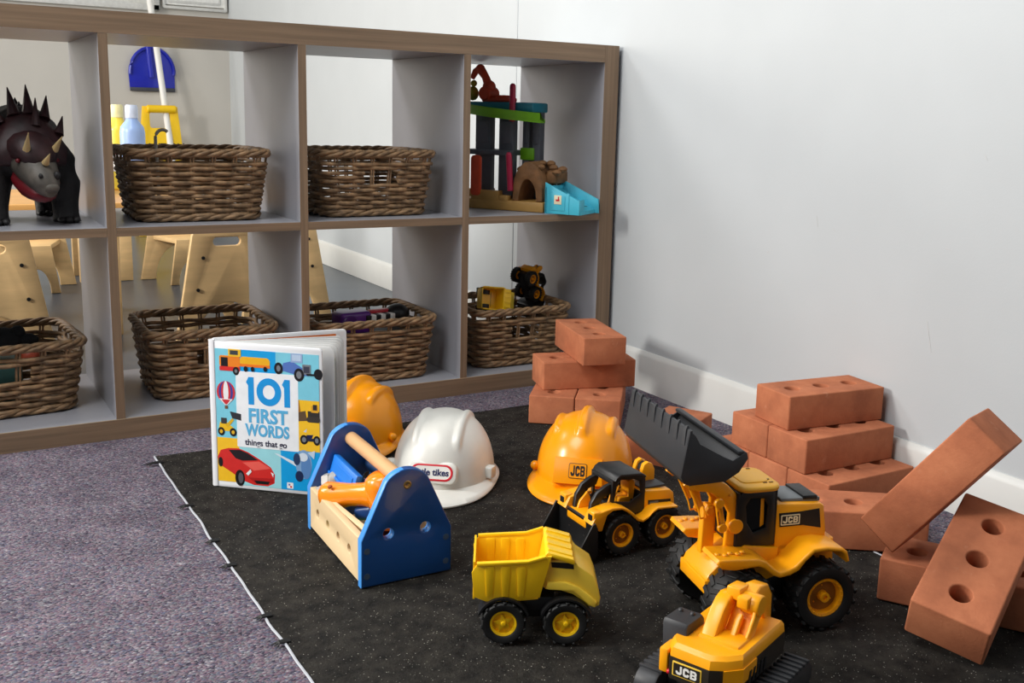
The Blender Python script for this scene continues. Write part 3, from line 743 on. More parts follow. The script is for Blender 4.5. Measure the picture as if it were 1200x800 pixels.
art('colour_blocks', [(CY, rc(.006, .172, .045, .228)), (BLU, rc(.045, .19, .112, .2285)), (CY, rc(.112, .19, .186, .2285)), (CY, rc(.006, .083, .047, .172)), (YE, rc(.006, .01, .045, .083)),
    (LC, rc(.045, .006, .118, .078)), (BLU, rc(.118, .006, .186, .072)), (YE, rc(.148, .072, .186, .155)), (CY, rc(.148, .155, .186, .19)), ((242, 244, 246), rrect(.042, .07, .15, .194, .002))], .0001)
# lettering
LM = lambda u, v, k=.0006: FM_ @ T((u, -k, v)) @ XZ
tx = MB()
z_ = .0008
tx.plate([[(.060, .177), (.0645, .1855), (.0735, .1855), (.0735, .141), (.0635, .141), (.0635, .172)]], .0003, 0, LM(0, 0, z_))
tx.plate([ell(.0995, .1633, .0215, .0225, 28), ell(.0995, .1633, .0105, .0115, 24)], .0003, 0, LM(0, 0, z_))
tx.plate([[(.1225, .177), (.127, .1855), (.136, .1855), (.136, .141), (.126, .141), (.126, .172)]], .0003, 0, LM(0, 0, z_))
tx.build('title_number', pic((22, 150, 222)), cov)
tx = MB(); tx.text('FIRST', .0315, LM(.0967, .1222, z_), bold=.0011, sx=.92); tx.text('WORDS', .0265, LM(.0955, .0985, z_), bold=.001, sx=.78)
tx.build('title_words', pic((92, 178, 222)), cov)
tx = MB(); tx.text('things that go', .0138, LM(.0925, .0785, z_), bold=.00025, sx=.97); tx.build('subtitle', pic((28, 26, 60)), cov)
K_, GR, OR, RD, WH = (22, 22, 24), (120, 124, 130), (236, 108, 30), (214, 44, 40), (240, 240, 240)
# tanker truck
art('tanker_picture', [((240, 178, 28), rrect(.05, .2025, .102, .2175, .006)), ((236, 120, 30), rc(.05, .2015, .102, .206)), ((236, 132, 32), rrect(.014, .2, .05, .2175, .003)), ((238, 190, 40), rc(.03, .2165, .052, .2285)),
    (RD, rc(.014, .193, .05, .2)), (K_, rc(.017, .2, .029, .2145)), ((60, 66, 70), rc(.033, .2195, .047, .2265)), (K_, ell(.043, .1935, .0055, .0068)), (GR, ell(.043, .1935, .0025, .003)), (K_, ell(.06, .198, .0035, .0045)), (K_, ell(.072, .1985, .003, .004)), (K_, ell(.094, .2, .003, .004))], .0005)
# hot rod
art('hot_rod_picture', [((84, 118, 190), [(.125, .212), (.14, .216), (.158, .206), (.17, .202), (.168, .194), (.15, .194), (.122, .2)]), ((150, 176, 214), rc(.138, .214, .158, .2285)), ((188, 208, 232), rc(.1405, .217, .1555, .2265)),
    (GR, rc(.158, .196, .172, .212)), ((60, 64, 80), rc(.16, .199, .17, .209)), (K_, ell(.117, .203, .0075, .0095)), (GR, ell(.117, .203, .0035, .005)), (K_, ell(.152, .195, .0085, .0105)), (GR, ell(.152, .195, .0045, .006)), (K_, ell(.185, .198, .0075, .0085)), (K_, rc(.165, .195, .183, .198))], .0005)
# balloon
bal = [(WH, ell(.024, .158, .0165, .018))]
for k, (c, w) in enumerate((((206, 52, 60), .0165), ((54, 66, 150), .0125), ((206, 52, 60), .0085), (WH, .0045))): bal.append((c, ell(.024, .158, w, .018)))
bal += [(WH, [(.012, .147), (.036, .147), (.026, .137), (.022, .137)]), ((206, 52, 60), [(.016, .146), (.032, .146), (.0255, .138), (.0225, .138)]), ((120, 80, 50), rc(.0215, .131, .0265, .136))]
art('balloon_picture', bal, .0005)
# loader
art('loader_picture', [((240, 190, 30), [(.01, .1), (.012, .108), (.022, .11), (.03, .104), (.036, .1), (.036, .094), (.01, .094)]), ((60, 60, 60), rc(.014, .106, .024, .1155)), ((224, 176, 30), [(.022, .104), (.034, .116), (.037, .113), (.026, .1)]), ((48, 50, 54), [(.03, .127), (.05, .124), (.05, .113), (.034, .116)]),
    (K_, ell(.014, .093, .006, .0068)), ((228, 180, 40), ell(.014, .093, .0028, .0032)), (K_, ell(.035, .093, .006, .0068)), ((228, 180, 40), ell(.035, .093, .0028, .0032))], .0005)
# excavator arm
art('excavator_picture', [((222, 150, 34), [(.144, .179), (.149, .181), (.176, .147), (.178, .137), (.171, .136), (.168, .146)]), ((170, 112, 30), [(.144, .179), (.148, .176), (.154, .136), (.149, .13)]), ((96, 74, 50), [(.147, .134), (.162, .138), (.165, .122), (.148, .12)]), ((50, 46, 42), rc(.166, .128, .186, .138)), ((224, 162, 40), rc(.172, .136, .184, .147)), ((40, 40, 42), rc(.175, .14, .182, .149)), ((60, 54, 48), rrect(.164, .12, .187, .129, .004))], .0005)
# motorbike
art('motorbike_picture', [((36, 84, 186), [(.157, .103), (.166, .109), (.176, .107), (.184, .098), (.18, .092), (.166, .094)]), ((20, 30, 80), [(.163, .099), (.175, .1), (.172, .092), (.164, .092)]), ((200, 214, 236), [(.158, .104), (.164, .109), (.163, .103)]), (K_, ell(.159, .091, .0068, .0078)), (GR, ell(.159, .091, .0036, .0042)), (K_, ell(.181, .091, .006, .0078)), (GR, ell(.181, .091, .003, .0042)), ((30, 36, 60), rc(.163, .089, .176, .094))], .0005)
# red car
art('red_car_picture', [(RD, [(.006, .05), (.012, .062), (.026, .066), (.044, .067), (.06, .062), (.08, .052), (.1, .04), (.107, .028), (.106, .014), (.094, .008), (.07, .008), (.05, .014), (.03, .026), (.008, .038)]), ((30, 24, 28), [(.026, .063), (.046, .0645), (.06, .06), (.078, .05), (.05, .047), (.038, .05)]), ((238, 96, 84), [(.05, .044), (.08, .048), (.1, .038), (.07, .032)]),
    ((182, 30, 30), [(.06, .02), (.104, .022), (.104, .014), (.074, .01)]), (K_, [(.07, .016), (.098, .016), (.095, .011), (.074, .011)]), (K_, ell(.045, .018, .0085, .0135)), ((90, 90, 96), ell(.0465, .018, .0045, .009)), (K_, ell(.011, .042, .004, .008)), (WH, [(.056, .026), (.064, .034), (.066, .03), (.06, .023)]), (WH, [(.1, .032), (.105, .03), (.104, .024)])], .0005)
# plane
art('plane_picture', [((222, 230, 238), [(.107, .064), (.112, .064), (.15, .05), (.148, .044)]), ((130, 168, 208), ell(.158, .05, .014, .024)), ((92, 136, 190), ell(.162, .046, .009, .02)), ((220, 230, 240), ell(.157, .062, .008, .007)), ((40, 60, 96), ell(.146, .058, .006, .01)), ((28, 44, 80), ell(.15, .03, .007, .009)), ((200, 216, 232), [(.165, .07), (.178, .074), (.176, .06)])], .0005)
art('publisher_mark', [(WH, rrect(.128, .008, .139, .018, .001)), ((90, 110, 190), rc(.1305, .013, .1335, .016)), (RD, rc(.1335, .0095, .1365, .0125))], .0005)
# spine hinge and back cover
SM_ = RZ(-5)
MB().plate(rrect(0, 0, .218, .243, .006, 4), .004, .0012, SM_ @ T((0, .004, 0)) @ XZ).build('back_cover', M_bw, bk_root)
MB().plate(rrect(.006, .228, .2, .236, .001), .0003, 0, SM_ @ T((0, .0017, 0)) @ XZ).build('orange_band', pic((222, 118, 50)), bk_root)
sp_ = MB(); sp_.loft([[(x, y, z) for x, y in ((-.003, -.001), (.003, -.004), (.006, .002), (.002, .006), (-.003, .005))] for z in (.001, .12, .241)]); sp_.build('spine', M_bw, bk_root, 80)
for i, (ang, w, c) in enumerate(((-34, .196, (206, 208, 204)), (-30, .198, (110, 140, 70)), (-26, .2, (60, 62, 66)), (-21, .202, (214, 214, 208)), (-16, .205, (204, 206, 204)), (-11, .208, (222, 222, 218)))):
    m = MB(); m.plate(rrect(0.004, .002, w, .237, .012, 5), .0022, .0006, RZ(ang) @ T((0, .001, 0)) @ XZ)
    if i in (1, 2): m.plate(rc(w-.022, .03, w-.004, .215), .0003, 0, RZ(ang) @ T((0, -.0004, 0)) @ XZ, 1)
    m.build('page', [M_pg, pic(c)], bk_root)

# ------------------------------------------------------------------ wooden toolbox
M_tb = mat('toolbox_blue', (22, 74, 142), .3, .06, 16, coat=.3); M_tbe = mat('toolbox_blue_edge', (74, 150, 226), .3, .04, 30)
M_pl = mat('pale_plank', (228, 200, 156), .5, .06, 24, stretch=(2, .25, 1)); M_dow = mat('beech_dowel', (214, 166, 116), .4, .08, 30, stretch=(1, .2, 1))
tbx = thing('toolbox', 'blue and pale wood toy toolbox with dowel handle on the mat', 'toolbox', (-.8605, -.674, MZ-.001), -1.5)
pk = [(.034*math.cos(R(a)), .1225+.030*math.sin(R(a))) for a in range(28, 153, 10)]
outl = [(-.063, .001), (.063, .001), (.063, .064)]+pk+[(-.063, .064)]
for y, nm in ((-.1065, 'front_end_panel'), (.1065, 'back_end_panel')):
    m = MB(); m.plate([outl, circle(-.026, .069, .0068, 20), circle(.0255, .069, .0068, 20)], .013, .0022, T((0, y, 0)) @ XZ, res=2)
    for f in m.bm.faces: f.material_index = 1 if abs(f.normal.y) < .8 else 0
    m.bm.normal_update()
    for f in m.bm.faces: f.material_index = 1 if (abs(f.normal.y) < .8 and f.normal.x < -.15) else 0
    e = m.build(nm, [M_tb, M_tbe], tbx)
    for x, z in ((-.055, .016), (.055, .016), (-.055, .05), (.055, .05)): MB().cyl((x, y-.0064, z), (x, y-.0069, z), .0042, 14).build('screw_cover', mat('dull_screw', (62, 84, 112), .5, .05), e)
    s2 = MB(); s2.lathe([(0, 0), (.0022, 0), (.0042, .0008), (.0055, .0004), (.0055, -.001)], 18, T((0, y-.0065, .131)) @ RX(90)); s2.build('brass_screw', mat('brass', (190, 160, 100), .3, .05, metal=.8), e)
for x in (-.0575, .0575):
    m = MB(); m.plate([rrect(-.1, .006, .1, .066, .001)]+([circle(-.066+.044*k, .037, .0066, 18) for k in range(4)]), .010, .001, T((x, 0, 0)) @ YZ)
    m.build('side_plank', M_pl, tbx)
MB().bx(-.052, .052, -.1, .1, .006, .013).build('floor_board', M_pl, tbx)
MB().cyl((0, -.102, .131), (0, .102, .131), .0098, 24).build('dowel_handle', M_dow, tbx)
TM = tbx.matrix_basis if False else None
def inbox(name, label, cat, x, y, z, rot=(0, 0, 0)):
    a = R(-1.5); t = thing(name, label, cat, (-.8605+x*math.cos(a)-y*math.sin(a), -.674+x*math.sin(a)+y*math.cos(a), z+MZ), 0)
    t.rotation_euler = tuple(R(v) for v in rot); return t
# orange drill: grip runs along local -x, motor body crosses it
dr = inbox('toy_drill', 'orange toy drill with blue trigger lying in the toolbox', 'toy drill', -.012, -.012, .084, (0, -13, -64))
m = MB()
rgs = []
for x, ry, rz_ in ((-.066, .006, .008), (-.064, .0125, .0145), (-.058, .0145, .017), (-.046, .0142, .016), (-.028, .012, .0135), (-.008, .0118, .014), (.008, .014, .018), (.02, .016, .02)):
    rgs.append([(x*1.14, ry*math.cos(2*PI*k/16), rz_*math.sin(2*PI*k/16)-.0012*(x < -.03)) for k in range(16)])
m.loft(rgs); m.build('grip', M_org, dr, 70)
m = MB(); m.lathe([(0, -.046), (.012, -.046), (.018, -.042), (.021, -.02), (.021, .006), (.018, .016), (.012, .02), (0, .02)], 20, T((.022, 0, .006)) @ RX(8)); m.build('motor_body', M_org, dr, 60)
m = MB(); m.box((-.014, 0, -.02), (.03, .014, .016), .005, 3, M=RY(-6)); m.build('trigger', mat('trigger_blue', (22, 60, 116), .35, .05, coat=.2), dr)
dr.scale = (1.2, 1.2, 1.2)
m = MB(); m.cyl((-.05, -.012, .012), (-.05, -.0128, .0138), .0028, 10); m.build('screw_hole', mat('hole_orange', (150, 70, 6), .6), dr)
sq = inbox('toy_plane', 'bright blue flat toy tool standing against toolbox back panel', 'toy tool', -.024, .056, .092, (6, 14, 4))
MB().box((0, 0, 0), (.01, .082, .03), .002, 2).build('blade', mat('tool_blue', (24, 118, 214), .4, .04), sq)
MB().box((-.0055, 0, .0), (.002, .066, .016), .0008, 1).box((-.006, .0, -.012), (.004, .08, .004), .0008, 1).build('rib', mat('tool_blue', (24, 118, 214)), sq)
nv = inbox('toy_wrench', 'navy blue toy tool lying under the toolbox handle', 'toy tool', .034, .052, .085, (8, 10, 10))
m = MB(); m.lathe([(0, -.045), (.009, -.045), (.011, -.03), (.008, 0), (.011, .03), (.009, .05), (0, .05)], 16, RX(90)); m.build('shaft', mat('tool_navy', (20, 56, 100), .4, .05), nv)
m = MB(); m.lathe([(.006, -.006), (.02, -.006), (.022, 0), (.02, .006), (.006, .006)], 20, T((0, -.055, 0))); m.build('ring_head', mat('tool_navy', (20, 56, 100)), nv)
for i, (x, y, z, r) in enumerate(((-.034, .084, .076, .0125), (-.043, .088, .06, .0115))):
    t = inbox('toy_bolt', ('grey toy bolt nearest the toolbox back panel', 'grey toy bolt beside the butt of the orange drill')[i], 'toy bolt', x, y, z, (70, 20*i, 40+30*i))
    g_ = mat('tool_grey', (168, 166, 160), .45, .08)
    MB().lathe([(0, -.012), (r, -.012), (r, -.001), (0, -.001)], 6).lathe([(0, -.002), (r*.8, -.002), (r*1.05, .004), (r*.8, .012), (0, .013)], 14).build('bolt_head', g_, t)
    MB().cyl((0, 0, .01), (0, 0, .03), r*.5, 12, bev=.001).build('bolt_shank', g_, t)
gn = inbox('toy_spanner', 'lime green toy tool low inside toolbox beneath the drill', 'toy tool', -.03, .012, .024, (12, 8, 20))
MB().flat(rrect(-.02, -.05, .016, .05, .008), 0, .012, .003).build('spanner_body', mat('tool_green', (126, 190, 40), .4, .05), gn)
sd = inbox('toy_screwdriver', 'red and clear handled toy screwdriver by the toolbox front panel', 'toy tool', .006, -.08, .05, (80, 0, -20))
MB().cyl((0, 0, -.02), (0, 0, .018), .0095, 14, bev=.002).build('handle', mat('tool_red', (150, 34, 40), .35, .05), sd)
MB().cyl((0, 0, -.04), (0, 0, -.02), .0075, 14, bev=.001).build('shaft', M_white, sd)
sl = inbox('wooden_slat', 'loose thin wooden ruler lying along the toolbox side plank', 'lath', -.046, -.02, .057, (0, -14, 3))
MB().bx(-.004, .004, -.07, .075, 0, .008, bev=.001).build('slat', M_pl, sl)  # loose wooden slat, added along the plank's inner edge
fl_ = inbox('toy_block', 'dark red toy piece at bottom of the toolbox', 'toy', .01, -.03, .014, (0, 0, 30))
MB().bx(-.03, .03, -.03, .03, 0, .022, bev=.004).build('block', mat('tool_maroon', (92, 28, 30), .5, .05), fl_)
# ------------------------------------------------------------------ play hard hats
def helmet_shell(rx, ry, hz, ridges, peak, brim, drop, pts=2.2, flare=.0, pbias=2.0):
    """+x is the front. ridges: (y0, halfwidth, height, x_from, x_to)"""
    m = MB(); na, nt = 144, 40; G = []
    def sm(e0, e1, x):
        t = max(0, min(1, (x-e0)/(e1-e0))); return t*t*(3-2*t)
    for i in range(nt+1):
        t = PI/2*i/nt; row = []
        for j in range(na):
            a = 2*PI*j/na; s = math.sin(t)**.86; z = hz*math.cos(t)**1.0
            x, y = rx*s*math.cos(a), ry*s*math.sin(a)
            n = Vector((x/rx**2, y/ry**2, z/hz**2)); n.normalize()
            b = 0
            for y0, w, hh, xa, xb in ridges:
                k = math.exp(-((y-y0)/w)**4)
                k *= sm(xa, xa+.02, x)*(1-sm(xb-.014, xb, x)); b = max(b, hh*k)
            row.append(Vector((x, y, z))+n*b)
        G.append(row)
    zb = .016
    for r in G:
        for p in r: p.z += zb
    def wd(a):
        c = math.cos(a); f = max(0, c)
        return brim+peak*f**pbias
    for u in (.05, .3, .65, 1.0):
        row = []
        for j in range(na):
            a = 2*PI*j/na; w = wd(a)*u; f = max(0, math.cos(a))
            e = G[nt][j]; d = Vector((math.cos(a), math.sin(a), 0))
            row.append(Vector((e.x, e.y, 0))+d*w+Vector((0, 0, zb-drop*(u**1.2)*(.35+.65*f)-.002*u)))
        G.append(row)
    last = G[-1]
    G.append([p+Vector((0, 0, -.0022)) for p in last])
    G.append([Vector((G[nt][j].x*.985, G[nt][j].y*.985, max(.0015, last[j].z-.0022+ (zb-last[j].z)*.6))) for j in range(na)])
    top = m.bm.verts.new(G[0][0])
    rows = [[m.bm.verts.new(p) for p in r] for r in G[1:]]
    for j in range(na):
        k = (j+1) % na; f = m.bm.faces.new((top, rows[0][j], rows[0][k])); f.smooth = True
        for A, B in zip(rows, rows[1:]):
            f = m.bm.faces.new((A[j], B[j], B[k], A[k])); f.smooth = True
    zmin = min(v.co.z for v in m.bm.verts)
    for v in m.bm.verts: v.co.z -= zmin
    bmesh.ops.recalc_face_normals(m.bm, faces=m.bm.faces)
    return m
# white hat
wh = thing('hard_hat', 'white play hard hat with red-rimmed front badge beside the toolbox', 'hard hat', (-.652, -.462, MZ), -128)
helmet_shell(.098, .083, .102, [(.034, .0055, .0055, -.085, .075), (-.034, .0055, .0055, -.085, .075)], .036, .009, .010).build('shell', M_hatw, wh, 70)
bd = MB()
BM = T((.0905, 0, .040)) @ RY(-24) @ RZ(90) @ Matrix.Identity(4)
BW = Matrix(((0, 0, 1, 0), (1, 0, 0, 0), (0, 1, 0, 0), (0, 0, 0, 1)))
BMx = T((.0915, 0, .040)) @ RY(-20) @ BW
bd.plate(rrect(-.040, -.017, .040, .018, .012, 6), .02, .004, BMx @ T((0, 0, -.006))); bd = bd.build('badge_pad', M_hatw, wh)
MB().plate([rrect(-.034, -.0125, .034, .0135, .0125, 8), rrect(-.0305, -.0095, .0305, .0105, .0098, 8)], .0012, .0003, BMx @ T((0, 0, .0042))).build('red_rim', M_red, bd)
MB().plate(rrect(-.0312, -.0102, .0312, .0112, .0105, 8), .0008, 0, BMx @ T((0, 0, .0041))).build('badge_face', M_white, bd)
MB().text('little tikes', .0142, BMx @ T((0, .0005, .0047)), bold=.0004, sx=.98).build('lettering', mat('navy_ink', (28, 36, 84), .5), bd)
for s in (-1, 1):
    kb = MB(); M = T((.028, s*.083, .024)) @ RZ(s*72); kb.plate(rrect(-.010, -.008, .008, .012, .004), .014, .003, M @ BW)
    kb.build('side_stud', M_hatw, wh)

def yellow_hat(label, loc, rz):
    t = thing('hard_hat', label, 'hard hat', loc, rz, 'yellow play hard hats')
    helmet_shell(.094, .080, .098, [(0, .0085, .008, -.08, .066), (.044, .0055, .006, -.06, .045), (-.044, .0055, .006, -.06, .045)], .034, .006, .014, pbias=1.2).build('shell', M_hat, t, 70)
    X = T((.0885, 0, .045)) @ RY(-18) @ BW
    p = MB(); p.plate([(-.04, -.021), (.04, -.021), (.038, .021), (-.038, .021)], .022, .002, X @ T((0, 0, -.006))); p = p.build('front_panel', M_hat, t)
    MB().plate(rrect(-.0145, -.0115, .0145, .0125, .003), .001, .0002, X @ T((0, 0, .0054))).build('badge_border', M_ink, p)
    MB().plate(rrect(-.0135, -.0105, .0135, .0115, .0024), .0008, 0, X @ T((0, 0, .0058))).build('badge_face', M_hat, p)
    MB().jcb(.0225, .0165, X @ T((0, .0005, .0064))).build('lettering', M_ink, p)
    multi('side_knob', [lambda q, s=s: q.ball((.022, s*.081, .026), .008, 12) for s in (-1, 1)], M_hat, t)
    return t
yellow_hat('yellow hard hat with front badge, standing before the brick stack', (-.447, -.578, MZ), -131)
yellow_hat('yellow hard hat half hidden behind the picture book', (-.712, -.222, MZ), -138)
# ------------------------------------------------------------------ toy vehicles
M_hub = mat('hub_amber', (236, 160, 24), .35, .06, 40, coat=.1); M_hubd = mat('hub_dark_amber', (150, 92, 14), .5, .08, 40)
M_steel = mat('roof_grey', (112, 116, 118), .45, .05, 30)
def wheel(par, x, y, r, w, style='ring', hub=M_hub, lugs=18):
    """axle along y; outward side is sign(y)"""
    s = 1 if y > 0 else -1
    M = T((x, y, r)) @ (RX(-90) if s > 0 else RX(90))      # local z = outward
    hr = r*.60
    m = MB(); hw = w/2
    m.lathe([(hr*.92, -hw*.7), (r*.90, -hw), (r*.975, -hw*.72), (r*.98, 0), (r*.975, hw*.72), (r*.90, hw*.96), (hr*1.1, hw), (hr*1.0, hw*.9), (hr*.96, hw*.45), (hr*.96, -hw*.7)], 40, M, cap=False)
    for k in range(lugs):
        a = 360*k/lugs
        for ss in (-1, 1):
            m.box((r*.965, 0, 0), (r*.085, r*.15, hw*1.02), r*.014, 1, M=M @ RZ(a+(180/lugs if ss > 0 else 0)) @ T((0, 0, ss*hw*.5)) @ RX(ss*22))
    tw = m.build('wheel', M_rub, par, 40)
    h = MB()
    h.lathe([(0, hw*.35), (hr*.78, hw*.35), (hr*.82, hw*.8), (hr*.97, hw*.86), (hr*1.0, hw*.5), (hr*1.0, -hw*.6), (0, -hw*.6)], 32, M, cap=False)
    if style == 'star':
        st_ = []
        for k in range(10):
            q = hr*(.74 if k % 2 == 0 else .34); a = PI*k/5+.5; st_.append((q*math.cos(a), q*math.sin(a)))
        h.flat(st_, hw*.3, hw*.66, .0006, 0, M); h.lathe([(0, hw*.98), (hr*.16, hw*.95), (hr*.24, hw*.7), (hr*.24, hw*.5)], 16, M, cap=False)
    else:
        h.lathe([(0, hw*.7), (hr*.12, hw*.7), (hr*.12, hw*.88), (hr*.24, hw*.88), (hr*.27, hw*.3)], 20, M, cap=False)
        for k in range(22):
            a = 2*PI*k/22; h.ball((hr*.88*math.cos(a), hr*.88*math.sin(a), hw*.86), r*.02, 6, M=M)
        for k in range(3):
            a = 2*PI*k/3+.6; h.ball((hr*.52*math.cos(a), hr*.52*math.sin(a), hw*.36), r*.03, 8, M=M)
    ho = h.build('hub', [hub, M_hubd], tw, 40)
    if style == 'ring':
        d = MB(); d.lathe([(hr*.27, hw*.37), (hr*.76, hw*.37)], 28, M, cap=False); d.build('hub_dish', M_hubd, tw)
    return tw
LS = RZ(180) @ XZ     # lettering that reads from the +y side
def plate_jcb(par, M, w, hgt, ink, face, edge, name='name_plate'):
    p = MB().plate(rrect(-w/2, -hgt/2, w/2, hgt/2, hgt*.08), .0008, .0002, M).build(name, face, par)
    q = MB().plate([rrect(-w/2+.0008, -hgt/2+.0008, w/2-.0008, hgt/2-.0008, hgt*.06), rrect(-w/2+.0021, -hgt/2+.0021, w/2-.0021, hgt/2-.0021, hgt*.05)], .0006, 0, M @ T((0, 0, .0004))).build('plate_border', edge, p)
    MB().jcb(w*.74, hgt*.56, M @ T((0, 0, .0006))).build('lettering', ink, p)
    return p

# ---- dump truck (heading -28, near side is -y)
dt = thing('dump_truck', 'yellow toy dump truck with black wheels, small star hubs', 'toy truck', (-.7845, -.975, MZ), -29)
for x in (-.0355, .0365):
    for y in (-.0325, .0325): wheel(dt, x, y, .0262, .0225, 'star', M_yel2, 14)
m = MB(); m.bx(-.058, .06, -.018, .018, .022, .042, bev=.003); m.cyl((-.0355, -.03, .0262), (-.0355, .03, .0262), .005, 12); m.cyl((.0365, -.03, .0262), (.0365, .03, .0262), .005, 12)
for x in (-.0355, .0365):
    for y in (-.03, .03):
        pf = [(x+.031*math.cos(R(a)), .0262+.031*math.sin(R(a))) for a in range(20, 161, 10)]+[(x+.0285*math.cos(R(a)), .0262+.0285*math.sin(R(a))) for a in range(160, 19, -10)]
        m.side([pf], y-.012, y+.012)
m.bx(-.02, .03, -.03, .03, .036, .054, bev=.003); m.build('chassis', M_blk, dt)
# tipper bed
b = MB()
prof = [(-.066, .099), (-.009, .1025), (.012, .109), (.018, .109), (.006, .058), (-.016, .0535), (-.02, .0525), (-.05, .0495), (-.07, .058), (-.0725, .088)]
for y in (-.036, .036):
    s = 1 if y > 0 else -1
    # flaring wall
    M = T((0, y, .054)) @ RX(-s*5) @ T((0, -y, -.054))
    b.side([prof], y-.0013, y+.0013, .0005, 0, M)
    rim = [(-.067, .1005), (-.009, .104), (.011, .1105), (.013, .1075), (-.009, .1005), (-.067, .097)]
    b.side([rim], y-.0035 if s < 0 else y-.002, y+.002 if s < 0 else y+.0035, .0006, 0, M)
    for x in (-.052, -.034, -.016):
        for q in (-1, 1):
            rb = [(x-.0035, .058), (x+.0035, .058), (x+.0055, .094), (x+.004, .0965), (x-.004, .0965), (x-.0055, .094)]
            b.side([rb], y+q*.0012-.0014, y+q*.0012+.0014, .0005, 0, M)
b.front([[(-.0345, .053), (.0345, .053), (.0385, .1), (-.0385, .1)]], -.0712, -.0686, .0005)
b.side([[(-.07, .058), (-.05, .0505), (.004, .056), (.004, .0535), (-.05, .0475), (-.07, .0555)]], -.035, .035, .0003)
b.loft([[(.003, y, .055), (.006, y, .055), (.0155, y*1.1, .107), (.0125, y*1.1, .108)] for y in (-.0345, .0345)])
b.build('tipper_bed', M_yel2, dt)
# canopy over the cab
c = MB(); c.side([[(.011, .1095), (.014, .112), (.043, .104), (.0455, .1), (.043, .0975), (.014, .1075)]], -.0385, .0385, .0008)
for y in (-.028, -.0095, .0095, .028): c.side([[(.013, .1105), (.015, .1135), (.042, .106), (.0445, .1015), (.04, .1005), (.014, .1085)]], y-.0035, y+.0035, .0008)
c.build('canopy', M_yel2, dt)
# cab and bonnet
cb = MB()
pf = [(.009, .066), (.0105, .088), (.018, .1), (.045, .1), (.05, .093), (.067, .0815), (.0735, .066), (.0765, .0535), (.0755, .044), (.07, .0415), (.062, .043), (.0545, .05), (.044, .0575), (.03, .062), (.016, .0625)]
cb.side([pf], -.0315, .0315, .0026)
# wheel-arch flare on both sides
for s in (-1, 1):
    fl = [(.012, .066), (.044, .0635), (.054, .0555), (.062, .047), (.07, .0435), (.072, .05), (.064, .058), (.05, .069), (.035, .0745), (.014, .075)]
    cb.side([fl], s*.0305, s*.036, .0018) if s > 0 else cb.side([fl], -.036, -.0305, .0018)
cb.build('cab', M_yelp, dt, 40)
for s in (-1, 1):
    w = MB(); y = s*.0317; w.side([[(.018, .0975), (.044, .0965), (.0445, .089), (.019, .091)]], min(y, y-s*.002), max(y, y-s*.002)+.0)
    w.build('side_window', M_ink, dt)
gl = MB(); gl.front([[(-.02, .049), (.02, .049), (.018, .058), (-.018, .058)]], .0755, .0768, 0); gl.front([rrect(-.0255, .05, -.0215, .0585, .001)], .0752, .0767, 0)
gl.build('grille', M_ink, dt)

# ---- small loader with black cab (heading 178, near side is +y)
sl = thing('loader_tractor', 'small yellow toy loader with open black cab and black bucket', 'toy loader', (-.534, -.813, MZ), 178)
for x, yy in ((.0335, .036), (-.0385, .036)):
    for s in (-1, 1): wheel(sl, x, s*yy, .0298, .022, 'ring', M_yel, 18)
m = MB(); m.bx(-.055, .06, -.022, .022, .018, .046, bev=.004)
for x in (.0335, -.0385): m.cyl((x, -.034, .0298), (x, .034, .0298), .006, 12)
m.build('chassis', M_blk, sl)
f = MB()
top = [(.0865, .054), (.079, .0685), (.066, .0715), (.0526, .0735), (.0378, .072), (.0265, .067), (.0172, .0595), (.009, .051), (.0014, .0475), (-.0086, .0515), (-.016, .058), (-.0234, .0615), (-.036, .0605), (-.058, .0585)]
bot = [(-.058, .0555), (-.036, .0575), (-.0234, .058), (-.014, .054), (-.0076, .0475), (.0014, .0435), (.0105, .047), (.02, .056), (.029, .0635), (.0378, .0685), (.0526, .069), (.062, .064), (.0695, .0425), (.074, .043)]
for s in (-1, 1): f.side([top+bot], *(sorted((s*.024, s*.0475))), .0012)
f.bx(.045, .083, -.026, .026, .04, .056, bev=.003); f.bx(-.06, -.012, -.026, .026, .044, .06, bev=.002)
for s in (-1, 1): f.box((.0765, s*.038, .063), (.014, .018, .016), .002, 2)
f.build('fenders', M_yel, sl, 45)
multi('headlight', [lambda q, s=s: q.box((.0838, s*.038, .062), (.0012, .01, .009), .0004, 1) for s in (-1, 1)], M_ink, sl)
hd = MB(); hd.side([[(-.0115, .046), (-.0115, .078), (-.015, .081), (-.058, .0765), (-.064, .071), (-.0665, .055), (-.0655, .046)]], -.028, .028, .0022); hd.build('bonnet', M_yel, sl)
MB().bx(-.055, -.014, -.019, .019, .0785, .0825, bev=.001, M=RY(0)).build('bonnet_top', M_blksoft, sl)
dc = MB(); dc.side([[(-.019, .0665), (-.0585, .0625), (-.059, .0545), (-.0195, .0555)]], .0278, .0284); dc = dc.build('side_decal', M_ink, sl)
plate_jcb(sl, T((-.0285, .0288, .0605)) @ LS, .0165, .0072, M_steel, mat('plate_dark', (70, 66, 58), .5), M_steel)
